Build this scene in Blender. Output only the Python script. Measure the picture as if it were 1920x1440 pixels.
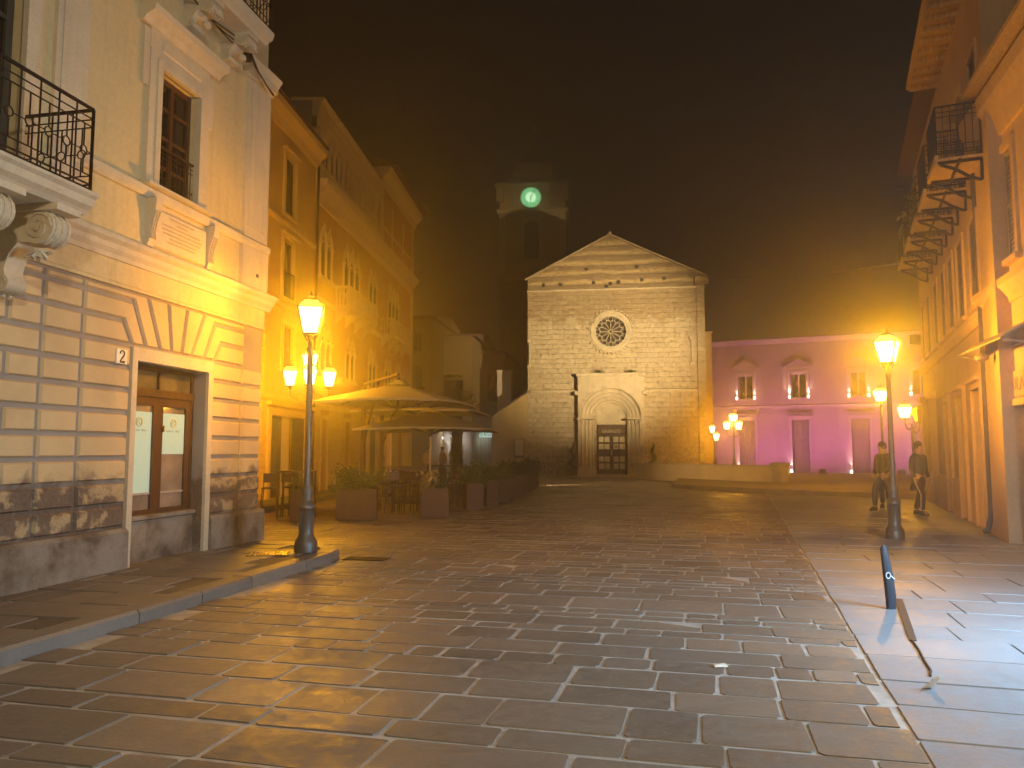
import bpy, bmesh, math, random
from math import sin, cos, pi, radians as R, sqrt, atan2
random.seed(7)
sc = bpy.context.scene
COL = sc.collection
for o in list(bpy.data.objects): bpy.data.objects.remove(o)

# ------------------------------------------------------------------ camera, world, exposure
cam = bpy.data.objects.new('camera', bpy.data.cameras.new('camera')); COL.objects.link(cam)
cam.location = (0, 0, 1.6); cam.rotation_euler = (R(90 + 4.95), 0, 0)
cam.data.sensor_width = 36; cam.data.lens = 36 * 1442 / 1920
cam.data.clip_end = 2000; cam.data.clip_start = 0.05
sc.camera = cam
w = bpy.data.worlds.new('World'); sc.world = w; w.use_nodes = True
nt = w.node_tree
bg = nt.nodes['Background']
tc = nt.nodes.new('ShaderNodeTexCoord'); sp = nt.nodes.new('ShaderNodeSeparateXYZ')
cr = nt.nodes.new('ShaderNodeValToRGB')
nt.links.new(tc.outputs['Generated'], sp.inputs[0]); nt.links.new(sp.outputs[2], cr.inputs[0])
nt.links.new(cr.outputs[0], bg.inputs[0])
cr.color_ramp.elements[0].position = 0.0; cr.color_ramp.elements[0].color = (.022, .0115, .006, 1)
cr.color_ramp.elements[1].position = 0.7; cr.color_ramp.elements[1].color = (.0045, .0032, .0024, 1)
bg.inputs[1].default_value = 1.0
sc.view_settings.view_transform = 'Standard'; sc.view_settings.look = 'None'
sc.view_settings.exposure = 0; sc.view_settings.gamma = 1
cy = sc.cycles
cy.use_denoising = True; cy.max_bounces = 5; cy.diffuse_bounces = 3; cy.glossy_bounces = 2
cy.transmission_bounces = 2; cy.transparent_max_bounces = 8; cy.volume_bounces = 0
cy.sample_clamp_indirect = 4; cy.caustics_reflective = False; cy.caustics_refractive = False
HAZE = 0.0122

ORANGE = (1, .41, .001); WARM = (1, .82, .58)

# ------------------------------------------------------------------ helpers
class MB:
    """collects shapes in local (s, d, z); sg maps outward distance d to local y"""
    def __init__(self, sg=1): self.v = []; self.f = []; self.sg = sg; self.sm = set()
    def P(self, s, d, z): self.v.append((s, self.sg * d, z)); return len(self.v) - 1
    def face(self, pts): self.f.append([self.P(*p) for p in pts]); return self
    def box(self, a0, a1, b0, b1, c0, c1):
        i = len(self.v)
        for z in (c0, c1):
            for s, d in ((a0, b0), (a1, b0), (a1, b1), (a0, b1)): self.P(s, d, z)
        for q in ((0, 1, 2, 3), (4, 5, 6, 7), (0, 1, 5, 4), (1, 2, 6, 5), (2, 3, 7, 6), (3, 0, 4, 7)): self.f.append([i + k for k in q])
        return self
    def loft(self, rings, cap=True, smooth=False):
        i = len(self.v); n = len(rings[0])
        for r in rings:
            for p in r: self.P(*p)
        for a in range(len(rings) - 1):
            for k in range(n):
                if smooth: self.sm.add(len(self.f))
                self.f.append([i + a * n + k, i + a * n + (k + 1) % n, i + (a + 1) * n + (k + 1) % n, i + (a + 1) * n + k])
        if cap: self.f.append([i + k for k in range(n)]); self.f.append([i + (len(rings) - 1) * n + k for k in range(n)])
        return self
    def prism(self, pts, d0, d1, bev=0.0, bd=None):
        rs = [[(s, d0, z) for s, z in pts]]
        if bev:
            rs.append([(s, d1 - (bd or bev), z) for s, z in pts]); rs.append([(s, d1, z) for s, z in inset(pts, bev)])
        else: rs.append([(s, d1, z) for s, z in pts])
        return self.loft(rs)
    def hprism(self, pts, z0, z1): return self.loft([[(s, d, z0) for s, d in pts], [(s, d, z1) for s, d in pts]])
    def sprof(self, prof, s0, s1): return self.loft([[(s0, d, z) for d, z in prof], [(s1, d, z) for d, z in prof]])
    def bar(self, p, q, r, n=4, r2=None):
        p = tuple(p); q = tuple(q); r2 = r if r2 is None else r2
        dx = [q[k] - p[k] for k in range(3)]; L = sqrt(sum(c * c for c in dx)) or 1e-6; dx = [c / L for c in dx]
        up = (0, 0, 1) if abs(dx[2]) < .9 else (1, 0, 0)
        a = cross(dx, up); la = sqrt(sum(c * c for c in a)); a = [c / la for c in a]; b = cross(dx, a)
        o = pi / 4 if n == 4 else 0
        rg = [[tuple(c[k] + rr * (cos(o + 2 * pi * m / n) * a[k] + sin(o + 2 * pi * m / n) * b[k]) for k in range(3)) for m in range(n)] for c, rr in ((p, r), (q, r2))]
        return self.loft(rg, smooth=n > 5)
    def path(self, pts, r, n=6):
        for a, b in zip(pts, pts[1:]): self.bar(a, b, r, n)
        return self
    def ring(self, c, u, v, Rr, r, n=12):
        pts = [tuple(c[k] + Rr * (cos(2 * pi * m / n) * u[k] + sin(2 * pi * m / n) * v[k]) for k in range(3)) for m in range(n + 1)]
        return self.path(pts, r, 4)
    def lathe(self, prof, cx=0, cy_=0, n=12, z0=0):
        return self.loft([[(cx + r * cos(2 * pi * k / n), cy_ + r * sin(2 * pi * k / n), z0 + z) for k in range(n)] for r, z in prof], smooth=True)
    def leaf(self, c, sz, rnd):
        a = [rnd.uniform(-1, 1) for _ in range(3)]; l = sqrt(sum(x * x for x in a)) or 1; a = [x / l for x in a]
        b = cross(a, (rnd.uniform(-1, 1), rnd.uniform(-1, 1), rnd.uniform(-1, 1))); l = sqrt(sum(x * x for x in b)) or 1; b = [x / l * .45 for x in b]
        self.face([tuple(c[k] + sz * x for k, x in enumerate(v)) for v in ([-q for q in a], b, a, [-q for q in b])])
    def build(self, name, mat, parent=None, kind=None):
        me = bpy.data.meshes.new(name); me.from_pydata(self.v, [], self.f)
        if self.sm:
            sm = [False] * len(self.f)
            for k in self.sm: sm[k] = True
            me.polygons.foreach_set('use_smooth', sm)
        bm = bmesh.new(); bm.from_mesh(me); bmesh.ops.recalc_face_normals(bm, faces=bm.faces); bm.to_mesh(me); bm.free()
        if self.sm: me.set_sharp_from_angle(angle=R(40))
        for m in (mat if isinstance(mat, (list, tuple)) else [mat]): me.materials.append(m)
        o = bpy.data.objects.new(name, me); COL.objects.link(o)
        if parent: o.parent = parent
        if kind: o['kind'] = kind
        return o
def cross(a, b): return [a[1] * b[2] - a[2] * b[1], a[2] * b[0] - a[0] * b[2], a[0] * b[1] - a[1] * b[0]]
def inset(pts, t):
    n = len(pts); A = sum(pts[i][0] * pts[(i + 1) % n][1] - pts[(i + 1) % n][0] * pts[i][1] for i in range(n))
    sgn = 1 if A > 0 else -1; out = []
    for i in range(n):
        p0, p1, p2 = pts[i - 1], pts[i], pts[(i + 1) % n]
        def nrm(a, b):
            x, y = b[0] - a[0], b[1] - a[1]; l = sqrt(x * x + y * y) or 1e-9; return (-y / l * sgn, x / l * sgn)
        n1, n2 = nrm(p0, p1), nrm(p1, p2); k = 1 + n1[0] * n2[0] + n1[1] * n2[1]; k = max(k, .3)
        out.append((p1[0] + t * (n1[0] + n2[0]) / k, p1[1] + t * (n1[1] + n2[1]) / k))
    return out
def tag(o, label, cat, group=None):
    o['label'] = label; o['category'] = cat
    if group: o['group'] = group
    return o
def thing(name, label, cat, loc=(0, 0, 0), rz=0, group=None):
    o = bpy.data.objects.new(name, None); COL.objects.link(o); o.location = loc; o.rotation_euler = (0, 0, rz); o.empty_display_size = .2
    return tag(o, label, cat, group)
def copy_tree(o, parent=None):
    c = o.copy(); COL.objects.link(c); c.parent = parent
    for ch in list(o.children): copy_tree(ch, c)
    return c
def place(o, loc, rz, label, sc_=None):
    o.location = loc; o.rotation_euler = (0, 0, rz); o['label'] = label
    if sc_: o.scale = (sc_,) * 3 if not isinstance(sc_, tuple) else sc_
    return o
def light(name, kind, energy, color, loc, parent=None, size=.12, **kw):
    l = bpy.data.lights.new(name, kind); l.energy = energy; l.color = color
    if kind == 'AREA': l.size = size
    else: l.shadow_soft_size = size
    for k, v in kw.items(): setattr(l, k, v)
    o = bpy.data.objects.new(name, l); COL.objects.link(o); o.location = loc
    if parent: o.parent = parent
    return o
def aim(o, d):
    from mathutils import Vector
    o.rotation_euler = Vector(d).to_track_quat('-Z', 'Y').to_euler()
def wall_holes(m, s0, s1, z0, z1, holes, d=0.0, depth=.25):
    S = sorted({s0, s1} | {h[k] for h in holes for k in (0, 1)}); Z = sorted({z0, z1} | {h[k] for h in holes for k in (2, 3)})
    for a, b in zip(S, S[1:]):
        for c, e in zip(Z, Z[1:]):
            if any(h[0] <= a + 1e-6 and b <= h[1] + 1e-6 and h[2] <= c + 1e-6 and e <= h[3] + 1e-6 for h in holes): continue
            m.face([(a, d, c), (b, d, c), (b, d, e), (a, d, e)])
    for h in holes:
        a, b, c, e = h[:4]
        for q in ([(a, c), (a, e)], [(b, c), (b, e)], [(a, c), (b, c)], [(a, e), (b, e)]):
            m.face([(q[0][0], d, q[0][1]), (q[1][0], d, q[1][1]), (q[1][0], d - depth, q[1][1]), (q[0][0], d - depth, q[0][1])])
def shell(m, s0, s1, z0, z1, d0, d1, top=True):
    """sides, back and top of a building body from depth d0 (back, negative) to d1 (front)"""
    m.face([(s0, d0, z0), (s0, d1, z0), (s0, d1, z1), (s0, d0, z1)]); m.face([(s1, d0, z0), (s1, d1, z0), (s1, d1, z1), (s1, d0, z1)])
    m.face([(s0, d0, z0), (s1, d0, z0), (s1, d0, z1), (s0, d0, z1)])
    if top: m.face([(s0, d0, z1), (s1, d0, z1), (s1, d1, z1), (s0, d1, z1)])
def arch_pts(c, hw, zs, kind='round', n=12, k=1.0):
    if kind == 'round': return [(c + hw * cos(pi - pi * i / n), zs + k * hw * sin(pi * i / n)) for i in range(n + 1)]
    out = []; Rr = hw * 2.2; cx = c - hw + Rr; am = math.acos((Rr - hw) / Rr)
    L = [(cx - Rr * cos(am * i / (n // 2)), zs + Rr * sin(am * i / (n // 2))) for i in range(n // 2 + 1)]
    return L + [(2 * c - x, z) for x, z in reversed(L[:-1])]
def arch_plate(m, s0, s1, z1, c, hw, zs, d0, d1, kind='round', n=14, k=1.0, ztop=None):
    """plate between z=zs and z1 with an arched opening; front at d1, soffit back to d0"""
    A = arch_pts(c, hw, zs, kind, n, k)
    for a, b in zip(A, A[1:]):
        m.face([(a[0], d1, a[1]), (b[0], d1, b[1]), (b[0], d1, z1), (a[0], d1, z1)])
        m.face([(a[0], d1, a[1]), (b[0], d1, b[1]), (b[0], d0, b[1]), (a[0], d0, a[1])])
    for x0, x1 in ((s0, c - hw), (c + hw, s1)):
        if x1 > x0 + 1e-4: m.face([(x0, d1, zs), (x1, d1, zs), (x1, d1, z1), (x0, d1, z1)])
    m.face([(s0, d0, z1), (s1, d0, z1), (s1, d1, z1), (s0, d1, z1)])
def arch_band(m, c, r0, r1, zs, d0, d1, kind='round', n=16):
    A = arch_pts(c, r0, zs, kind, n); B = arch_pts(c, r1, zs, kind, n)
    m.prism(A + B[::-1], d0, d1)

# ------------------------------------------------------------------ materials
def newmat(name):
    m = bpy.data.materials.new(name); m.use_nodes = True; t = m.node_tree; return m, t, t.nodes['Principled BSDF'], t.nodes, t.links
def nn(t, ty, **kw):
    n = t.nodes.new(ty)
    for k, v in kw.items():
        if k.startswith('i_'): n.inputs[int(k[2:]) if k[2:].isdigit() else k[2:]].default_value = v
        else: setattr(n, k, v)
    return n
def ramp(t, fac, stops):
    r = t.nodes.new('ShaderNodeValToRGB'); e = r.color_ramp.elements
    while len(e) < len(stops): e.new(.5)
    for k, (p, c) in enumerate(stops): e[k].position = p; e[k].color = (*c, 1) if len(c) == 3 else c
    t.links.new(fac, r.inputs[0]); return r.outputs[0]
def mul(c, k): return tuple(min(1, x * k) for x in c)
def mixc(t, fac, a, b, mode='MIX'):
    x = t.nodes.new('ShaderNodeMix'); x.data_type = 'RGBA'; x.blend_type = mode
    for s, v in ((0, fac), (6, a), (7, b)):
        if hasattr(v, 'is_linked') or hasattr(v, 'links'): t.links.new(v, x.inputs[s])
        else: x.inputs[s].default_value = v if s == 0 else ((*v, 1) if len(v) == 3 else v)
    return x.outputs[2]
def math_(t, op, a, b=None, c=None):
    x = t.nodes.new('ShaderNodeMath'); x.operation = op
    for k, v in enumerate((a, b, c)):
        if v is None: continue
        if isinstance(v, (int, float)): x.inputs[k].default_value = v
        else: t.links.new(v, x.inputs[k])
    return x.outputs[0]
def bump(t, pb, h, st=.3, dist=.02):
    b = t.nodes.new('ShaderNodeBump'); b.inputs['Strength'].default_value = st; b.inputs['Distance'].default_value = dist
    t.links.new(h, b.inputs['Height']); t.links.new(b.outputs[0], pb.inputs['Normal'])
def noise(t, vec, scale, det=5, rough=.6):
    n = nn(t, 'ShaderNodeTexNoise'); n.inputs['Scale'].default_value = scale; n.inputs['Detail'].default_value = det; n.inputs['Roughness'].default_value = rough
    if vec: t.links.new(vec, n.inputs['Vector'])
    return n.outputs[0]
def objco(t): return t.nodes.new('ShaderNodeTexCoord').outputs['Object']
def plaster(name, c, var=.18, rough=.85, sc_=1.1, streak=True, bs=.25):
    m, t, pb, N, L = newmat(name); v = objco(t)
    n1 = noise(t, v, sc_, 6); n2 = noise(t, v, sc_ * 14, 4)
    col = ramp(t, n1, [(.25, mul(c, 1 - var * 1.6)), (.5, c), (.75, mul(c, 1 + var))])
    if streak:
        mp = nn(t, 'ShaderNodeMapping'); mp.inputs['Scale'].default_value = (5, 5, .35); L.new(v, mp.inputs[0])
        n3 = noise(t, mp.outputs[0], 1.2, 5)
        col = mixc(t, ramp(t, n3, [(.52, (0, 0, 0)), (.78, (.55, .55, .55))]), col, mul(c, .55))
    col = mixc(t, .25, col, ramp(t, n2, [(.3, mul(c, .6)), (.7, mul(c, 1.25))]))
    L.new(col, pb.inputs['Base Color']); pb.inputs['Roughness'].default_value = rough
    bump(t, pb, math_(t, 'ADD', n2, n1), bs, .012); return m
def simple(name, c, rough=.5, metal=0, var=.12, sc_=6, bs=.1):
    m, t, pb, N, L = newmat(name); n = noise(t, objco(t), sc_, 5)
    L.new(ramp(t, n, [(.25, mul(c, 1 - var * 2)), (.75, mul(c, 1 + var * 2))]), pb.inputs['Base Color'])
    pb.inputs['Roughness'].default_value = rough; pb.inputs['Metallic'].default_value = metal
    if bs: bump(t, pb, n, bs, .01)
    return m
def wood(name, c, rough=.5):
    m, t, pb, N, L = newmat(name); mp = nn(t, 'ShaderNodeMapping'); mp.inputs['Scale'].default_value = (14, 14, 1.2); L.new(objco(t), mp.inputs[0])
    n = noise(t, mp.outputs[0], 2.5, 6); L.new(ramp(t, n, [(.3, mul(c, .55)), (.7, mul(c, 1.35))]), pb.inputs['Base Color'])
    pb.inputs['Roughness'].default_value = rough; bump(t, pb, n, .2, .005); return m
def emit(name, c, s, base=None):
    m, t, pb, N, L = newmat(name); pb.inputs['Base Color'].default_value = (*(base or c), 1)
    pb.inputs['Emission Color'].default_value = (*c, 1); pb.inputs['Emission Strength'].default_value = s; pb.inputs['Roughness'].default_value = .4; return m
def lampglass(name, c, s):
    m = bpy.data.materials.new(name); m.use_nodes = True; t = m.node_tree; t.nodes.clear()
    a = t.nodes.new('ShaderNodeBsdfTransparent'); e = t.nodes.new('ShaderNodeEmission'); e.inputs[0].default_value = (*c, 1); e.inputs[1].default_value = s
    ad = t.nodes.new('ShaderNodeAddShader'); o = t.nodes.new('ShaderNodeOutputMaterial')
    t.links.new(a.outputs[0], ad.inputs[0]); t.links.new(e.outputs[0], ad.inputs[1]); t.links.new(ad.outputs[0], o.inputs[0])
    return m
def rustic_mat(name, c, stain=True):
    m, t, pb, N, L = newmat(name); v = objco(t); sp = nn(t, 'ShaderNodeSeparateXYZ'); L.new(v, sp.inputs[0])
    n1 = noise(t, v, 1.3, 6); n2 = noise(t, v, 22, 4); n3 = noise(t, v, 3.2, 6, .55); n4 = noise(t, v, 3.4, 6, .6)
    col = ramp(t, n1, [(.25, mul(c, .75)), (.55, c), (.8, mul(c, 1.12))])
    if stain:
        z = math_(t, 'ADD', sp.outputs[2], math_(t, 'MULTIPLY', math_(t, 'SUBTRACT', n3, .5), .75))
        damp = ramp(t, math_(t, 'DIVIDE', z, 2.0), [(.585, (1, 1, 1)), (.655, (0, 0, 0))])
        peel = ramp(t, n4, [(.54, (0, 0, 0)), (.60, (.85, .85, .85))])
        dc = mixc(t, ramp(t, n2, [(.3, (0, 0, 0)), (.7, (1, 1, 1))]), (.115, .075, .052), (.20, .145, .10))
        dc = mixc(t, peel, dc, mixc(t, n2, mul(c, .5), mul(c, .95)))
        col = mixc(t, damp, col, dc)
    L.new(col, pb.inputs['Base Color']); pb.inputs['Roughness'].default_value = .88; bump(t, pb, math_(t, 'ADD', n2, n4), .4, .012); return m
def plinth_mat():
    m, t, pb, N, L = newmat('weathered_plinth'); v = objco(t)
    n1 = noise(t, v, 2.2, 7, .7); n2 = noise(t, v, 30, 4); n3 = noise(t, v, 1.1, 5)
    col = ramp(t, n1, [(.3, (.07, .052, .038)), (.48, (.19, .145, .10)), (.62, (.26, .215, .165)), (.75, (.14, .10, .07))])
    col = mixc(t, ramp(t, n3, [(.45, (0, 0, 0)), (.6, (.7, .7, .7))]), col, (.33, .285, .23))
    L.new(col, pb.inputs['Base Color']); pb.inputs['Roughness'].default_value = .9; bump(t, pb, math_(t, 'ADD', n2, n1), .6, .02); return m
def brickvec(t, v, kx=1.0, ky=1.0):
    sp = nn(t, 'ShaderNodeSeparateXYZ'); t.links.new(v, sp.inputs[0]); cb = nn(t, 'ShaderNodeCombineXYZ')
    t.links.new(math_(t, 'MULTIPLY', sp.outputs[0], kx), cb.inputs[0]); t.links.new(math_(t, 'MULTIPLY', sp.outputs[2], ky), cb.inputs[1]); return cb.outputs[0], sp
def brick(t, vec, w_, h_, c1, c2, mo, ms=.012, sm=.2):
    b = nn(t, 'ShaderNodeTexBrick'); b.inputs['Scale'].default_value = 1; b.inputs['Brick Width'].default_value = w_; b.inputs['Row Height'].default_value = h_
    b.inputs['Mortar Size'].default_value = ms; b.inputs['Mortar Smooth'].default_value = sm
    for k, c in (('Color1', c1), ('Color2', c2), ('Mortar', mo)): b.inputs[k].default_value = (*c, 1)
    t.links.new(vec, b.inputs['Vector']); return b
def church_mat():
    m, t, pb, N, L = newmat('church_stone'); v = objco(t)
    nw = nn(t, 'ShaderNodeTexNoise'); nw.inputs['Scale'].default_value = 1.7; L.new(v, nw.inputs['Vector'])
    va = nn(t, 'ShaderNodeVectorMath', operation='MULTIPLY_ADD'); va.inputs[1].default_value = (.16, .16, .11); L.new(nw.outputs['Color'], va.inputs[0]); L.new(v, va.inputs[2])
    vec, sp = brickvec(t, va.outputs[0]); z = sp.outputs[2]
    b1a = brick(t, vec, .66, .31, (.60, .50, .33), (.41, .32, .20), (.30, .225, .14), .012, .5)
    sc2 = nn(t, 'ShaderNodeVectorMath', operation='MULTIPLY_ADD'); sc2.inputs[1].default_value = (.71, .79, 1); sc2.inputs[2].default_value = (.31, .17, 0); L.new(vec, sc2.inputs[0])
    b1b = brick(t, sc2.outputs[0], .60, .30, (.53, .43, .28), (.40, .31, .20), (.33, .25, .16), .012, .5)
    nm = noise(t, v, .55, 4); msk = ramp(t, nm, [(.47, (0, 0, 0)), (.53, (1, 1, 1))])
    bcol = mixc(t, msk, b1a.outputs[0], b1b.outputs[0]); pl = noise(t, v, 1.6, 5)
    bcol = mixc(t, ramp(t, pl, [(.38, (.85, .85, .85)), (.62, (.0, .0, .0))]), bcol, (.52, .43, .29))
    b1 = b1a
    b2 = brick(t, vec, .34, .13, (.46, .35, .20), (.32, .23, .13), (.25, .175, .10), .012, .4)
    n1 = noise(t, v, .8, 7, .65); n2 = noise(t, v, 4.5, 6, .7); n3 = noise(t, v, 26, 4, .7); n4 = noise(t, v, 2.0, 6, .6)
    zz = math_(t, 'ADD', z, math_(t, 'MULTIPLY', math_(t, 'SUBTRACT', n1, .5), 3.4))
    up = ramp(t, math_(t, 'DIVIDE', zz, 16), [(.60, (0, 0, 0)), (.63, (1, 1, 1))])
    col = mixc(t, up, bcol, b2.outputs[0])
    mp = nn(t, 'ShaderNodeMapping'); mp.inputs['Scale'].default_value = (.25, .25, 1); L.new(v, mp.inputs[0])
    zb = math_(t, 'ADD', z, math_(t, 'MULTIPLY', noise(t, mp.outputs[0], 1.6, 4), .5))
    band = math_(t, 'SINE', math_(t, 'MULTIPLY', zb, 2 * pi / .62))
    gcol = mixc(t, ramp(t, math_(t, 'ADD', band, math_(t, 'MULTIPLY', math_(t, 'SUBTRACT', n2, .5), 2.2)), [(.0, (0, 0, 0)), (.6, (1, 1, 1))]), mixc(t, .35, (.24, .165, .095), b2.outputs[0]), (.52, .38, .19))
    gab = math_(t, 'GREATER_THAN', z, 11.72); col = mixc(t, gab, col, gcol)
    # soot, damp and lichen stains
    col = mixc(t, ramp(t, n2, [(.50, (0, 0, 0)), (.66, (.9, .9, .9))]), col, (.19, .13, .075))
    col = mixc(t, ramp(t, n4, [(.28, (.6, .6, .6)), (.42, (0, 0, 0))]), col, (.60, .50, .33))
    zl = math_(t, 'ADD', z, math_(t, 'MULTIPLY', math_(t, 'SUBTRACT', n4, .5), 4))
    col = mixc(t, math_(t, 'MULTIPLY', ramp(t, math_(t, 'DIVIDE', zl, 4), [(.2, (1, 1, 1)), (.62, (0, 0, 0))]), ramp(t, n2, [(.42, (0, 0, 0)), (.58, (.85, .85, .85))])), col, (.15, .12, .095))
    pits = ramp(t, n3, [(.60, (0, 0, 0)), (.70, (.8, .8, .8))]); col = mixc(t, math_(t, 'MULTIPLY', pits, ramp(t, n1, [(.4, (.1, .1, .1)), (.6, (1, 1, 1))])), col, (.14, .10, .065))
    L.new(col, pb.inputs['Base Color']); pb.inputs['Roughness'].default_value = .9
    h = math_(t, 'SUBTRACT', math_(t, 'MULTIPLY', n3, .6), math_(t, 'MULTIPLY', b1.outputs['Fac'], .5)); bump(t, pb, h, .8, .05); return m
def slab_mat(name, base, rlo, rhi, br=1.0, sheen=.5, kv=1.0):
    m, t, pb, N, L = newmat(name); v = objco(t)
    at = nn(t, 'ShaderNodeAttribute', attribute_name='rnd'); at.attribute_type = 'GEOMETRY'
    n1 = noise(t, v, .9, 6); n2 = noise(t, v, 9, 6, .7); n3 = noise(t, v, 60, 3)
    mp = nn(t, 'ShaderNodeMapping'); mp.inputs['Rotation'].default_value = (0, 0, .5); mp.inputs['Scale'].default_value = (4.5, 7, 3); L.new(v, mp.inputs[0])
    n4 = noise(t, mp.outputs[0], 3.0, 7, .68)
    c = ramp(t, at.outputs['Fac'], [(0, mul(base, 1 - .4 * kv)), (.35, mul(base, 1 - .12 * kv)), (.6, base), (.85, tuple(a * (1 + (b - 1) * kv) for a, b in zip(base, (1.22, 1.10, 1.0)))), (1, mul(base, 1 + .4 * kv))])
    c = mixc(t, ramp(t, n1, [(.35, (0, 0, 0)), (.7, (.5, .5, .5))]), c, mul(base, .6))
    c = mixc(t, .3, c, ramp(t, n2, [(.3, mul(base, .5)), (.7, mul(base, 1.5))]))
    c = mixc(t, ramp(t, n3, [(.58, (0, 0, 0)), (.72, (.5, .5, .5))]), c, mul(base, .45))
    c = mixc(t, ramp(t, noise(t, v, .35, 5), [(.45, (0, 0, 0)), (.7, (.55, .55, .55))]), c, tuple(x * 1.35 + .012 for x in base))
    L.new(c, pb.inputs['Base Color'])
    r = ramp(t, math_(t, 'ADD', math_(t, 'MULTIPLY', n1, .45), math_(t, 'MULTIPLY', n2, .55)), [(.36, (rlo,) * 3), (.62, (rhi,) * 3)]); L.new(r, pb.inputs['Roughness'])
    pb.inputs['Specular IOR Level'].default_value = sheen
    bump(t, pb, math_(t, 'ADD', math_(t, 'MULTIPLY', n4, 1.0), math_(t, 'ADD', math_(t, 'MULTIPLY', n2, .45), math_(t, 'MULTIPLY', n3, .08))), br, .018); return m
def foliage(name, c):
    m, t, pb, N, L = newmat(name); g = nn(t, 'ShaderNodeNewGeometry')
    L.new(ramp(t, g.outputs['Random Per Island'], [(0, mul(c, .5)), (.6, c), (1, tuple(a * b for a, b in zip(c, (1.9, 1.6, 1.0))))]), pb.inputs['Base Color']); pb.inputs['Roughness'].default_value = .55; return m

CREAM = plaster('cream_plaster', (.66, .53, .28), .08, sc_=.9)
TRIM = plaster('pale_trim_stucco', (.65, .55, .38), .10, sc_=2.2)
RUST = rustic_mat('rusticated_stucco', (.68, .50, .26))
GROOVE = rustic_mat('groove_stucco', (.33, .29, .245))
PLINTH = plinth_mat()
IRON = simple('dark_iron', (.045, .032, .026), .55, .6)
IRONR = simple('brown_iron', (.07, .04, .028), .55, .4)
GREYIRON = simple('grey_cast_iron', (.105, .098, .09), .42, .5, bs=.05)
DGLASS = simple('dark_glass', (.018, .014, .012), .08, 0, .2, 1.5, .02)
BROWN = wood('brown_wood', (.085, .038, .018))
SHUT = wood('grey_green_shutter', (.062, .052, .034))
OCHRE = plaster('ochre_plaster', (.62, .40, .10), .14, sc_=.7)
OCHREB = plaster('ochre_base_stone', (.68, .48, .15), .10, sc_=1.5)
BRICKY = plaster('rosy_ochre_plaster', (.50, .26, .075), .16, sc_=.8)
PSTONE = plaster('palazzo_stone', (.66, .50, .24), .12, sc_=2.5)
ROOF = simple('old_roof_tiles', (.13, .085, .065), .85)
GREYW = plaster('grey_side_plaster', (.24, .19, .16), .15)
CHURCH = church_mat()
CSTONE = plaster('carved_limestone', (.54, .45, .31), .22, sc_=2.2, bs=.5)
OLDW = wood('old_door_wood', (.075, .042, .022), .6)
PALEW = simple('pale_door_panels', (.62, .54, .36), .6)
PINKW = plaster('pale_rose_plaster', (.44, .30, .34), .24, sc_=.5)
PINKD = wood('faded_rose_door', (.20, .12, .14), .6)
PINKT = plaster('pale_rose_trim', (.52, .38, .40), .08, sc_=2)
RWALL = plaster('apricot_plaster', (.58, .41, .22), .12, sc_=.8)
RWALL2 = plaster('faded_apricot_plaster', (.52, .37, .21), .16, sc_=.9)
SOFFIT = wood('eave_boards', (.52, .37, .17), .7)
CANVAS = simple('sand_canvas', (.31, .275, .21), .85, 0, .06, 3, .05)
def translucent(m, c, k):
    t = m.node_tree; pb = t.nodes['Principled BSDF']; tr = t.nodes.new('ShaderNodeBsdfTranslucent'); tr.inputs[0].default_value = (*c, 1); mx = t.nodes.new('ShaderNodeMixShader'); mx.inputs[0].default_value = k
    t.links.new(pb.outputs[0], mx.inputs[1]); t.links.new(tr.outputs[0], mx.inputs[2]); t.links.new(mx.outputs[0], t.nodes['Material Output'].inputs[0])
translucent(CANVAS, (.40, .36, .28), .15)
CORTEN = simple('rusty_steel', (.085, .042, .025), .65, .2, .2, 4, .1)
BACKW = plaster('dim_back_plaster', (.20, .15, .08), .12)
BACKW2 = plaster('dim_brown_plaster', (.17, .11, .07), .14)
PAPER = emit('backlit_paper', (.48, .66, .50), .42, (.34, .46, .38))
SLAB = slab_mat('plaza_slabs', (.182, .152, .124), .30, .72, .30, .42)
SLABR = slab_mat('smooth_side_slabs', (.23, .235, .245), .40, .68, .22, .45, .25)
SLABL = slab_mat('sidewalk_slabs', (.185, .155, .125), .36, .58, .35)
JOINT = simple('pale_lime_joint', (.38, .355, .32), .6, 0, .2, 5, .3)
JOINT2 = simple('dark_joint', (.10, .085, .07), .7, 0, .2, 5, .3)
KERB = slab_mat('kerb_stone', (.185, .165, .14), .4, .6, .35)
LEAF = foliage('shrub_leaves', (.085, .115, .03)); LEAFD = foliage('dark_leaves', (.045, .06, .02)); LEAFY = foliage('dry_grass', (.26, .20, .09))
GOLD = simple('faded_gold_print', (.62, .55, .22), .6, bs=0); INK = simple('dark_ink', (.03, .025, .02), .6, bs=0); GREYINK = simple('grey_print', (.36, .40, .34), .7, bs=0)
WHITEP = simple('white_plate', (.78, .72, .62), .4, bs=0)

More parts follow.
